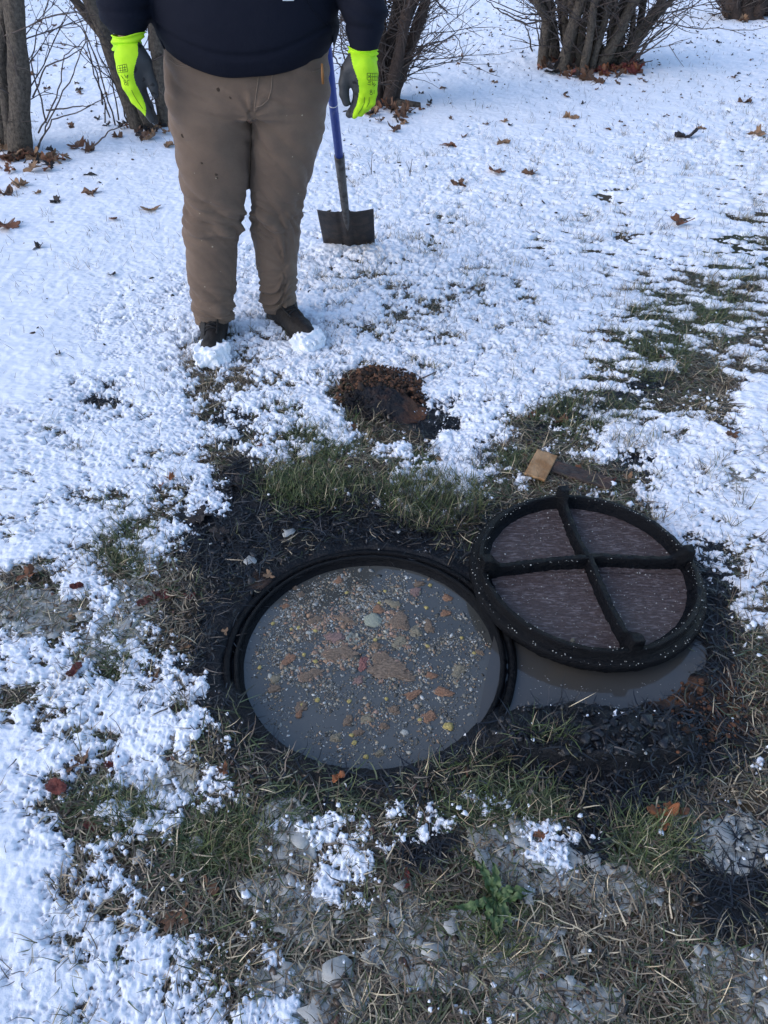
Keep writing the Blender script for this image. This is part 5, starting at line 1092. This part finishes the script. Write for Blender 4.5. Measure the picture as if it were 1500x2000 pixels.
shrub('multi_stem_shrub', 'large bare shrub with many thick grey stems, upper right of centre', 'shrub', (1160, 140), Y4,
      [(1096, 140, 1135, 0, .085, .06, 0), (1118, 138, 1118, -10, .075, .055, .1), (1086, 100, 1068, 0, .08, .055, .3), (1110, 100, 1090, 0, .06, .05, .3), (1138, 138, 1165, 0, .06, .05, -.1), (1170, 135, 1245, 0, .085, .06, 0), (1150, 130, 1175, 0, .09, .065, .2), (1185, 125, 1215, 0, .075, .05, .3),
       (1210, 120, 1290, 0, .06, .045, .1), (1232, 118, 1262, 0, .055, .04, .2), (1200, 130, 1225, 0, .07, .05, .15), (1140, 80, 1125, 0, .05, .04, .35), (1128, 138, 1148, 0, .05, .04, .05), (1192, 132, 1196, 0, .06, .045, .1), (1155, 138, 1188, 0, .055, .04, -.05), (1215, 125, 1310, 0, .045, .035, .1), (1108, 120, 1104, 0, .05, .04, .2), (1180, 128, 1152, 0, .045, .035, .1), (1225, 122, 1240, 0, .04, .03, .15), (1070, 45, 1052, 0, .07, .05, .2)], (11, .8, .006, 4),
      extra=thin([[(1060, 40), (1030, 48), (985, 28), (960, 8), (950, 0)], [(1060, 42), (1020, 35), (970, 15)], [(1240, 120), (1270, 80), (1310, 50), (1330, 0)], [(1235, 118), (1280, 70), (1320, 40)], [(1240, 115), (1300, 75), (1325, 45)], [(1245, 120), (1260, 85), (1300, 20)], [(1040, 100), (1030, 60), (1025, 50)], [(1055, 90), (1050, 60), (1045, 20)], [(1060, 95), (1055, 50), (1048, 10)], [(1220, 110), (1265, 60), (1290, 5)], [(1215, 120), (1290, 60), (1300, 20)], [(1240, 125), (1275, 118)], [(1280, 12), (1310, 12), (1335, 0)]], Y4, .008), rs_=.62)
Y5 = Yat(1455, 42)
shrub('far_bush', 'dense reddish stems of a bush at the top right corner', 'shrub', (1455, 42), Y5,
      [(1435, 40, 1430, -20, .11, .09, 0), (1458, 44, 1455, -20, .13, .1, 0), (1475, 40, 1490, -20, .10, .08, 0), (1490, 38, 1520, -20, .09, .07, .2), (1422, 36, 1415, -20, .07, .05, .2)], (26, .5, .010, 4), m='bark2')
# a few snow cushions on stems and a fallen mossy branch by the middle shrub
b = MB(); O3 = PY(800, 215, Yat(800, 215)); P = np.array([PY(760, 205, Y3), PY(785, 216, Y3-.1), PY(820, 222, Y3-.15)]); P[:, 2] = .03
b.tube(P-P[0], [.035, .03, .02], 10, jit=.1); o = b.build('fallen_branch', M['bark']); o.location = P[0]; tag(o, 'short mossy fallen branch lying right of the middle shrub', 'branch')
for a_, b_, L_, an in [(725, 345, .10, 1.5), (800, 352, .08, 1.4), (1120, 780, .07, 0), (820, 745, .07, .1), (470, 330, 0, 0)]:
    if L_:
        g_ = G(a_, b_); z_ = z1(*g_); b = MB(); b.tube([(0, 0, -.01), (L_*.4*math.cos(an), 0, L_*.5*math.sin(an)), (L_*math.cos(an)*.9, .01, L_*math.sin(an)+.01)], [.003, .0025, .0015], 6)
        if an > 1: b.tube([(0, 0, .02), (-.02, 0, .07)], [.002, .001], 5)
        o = b.build('twig', M['twig']); o.location = (*g_, z_+.004); tag(o, {725: 'short forked twig standing in the snow right of the spade', 800: 'faint single twig standing in open snow', 1120: 'thin twig lying in the thawed patch', 820: 'bare twig lying on snow right of the dirt mound'}[a_], 'twig')
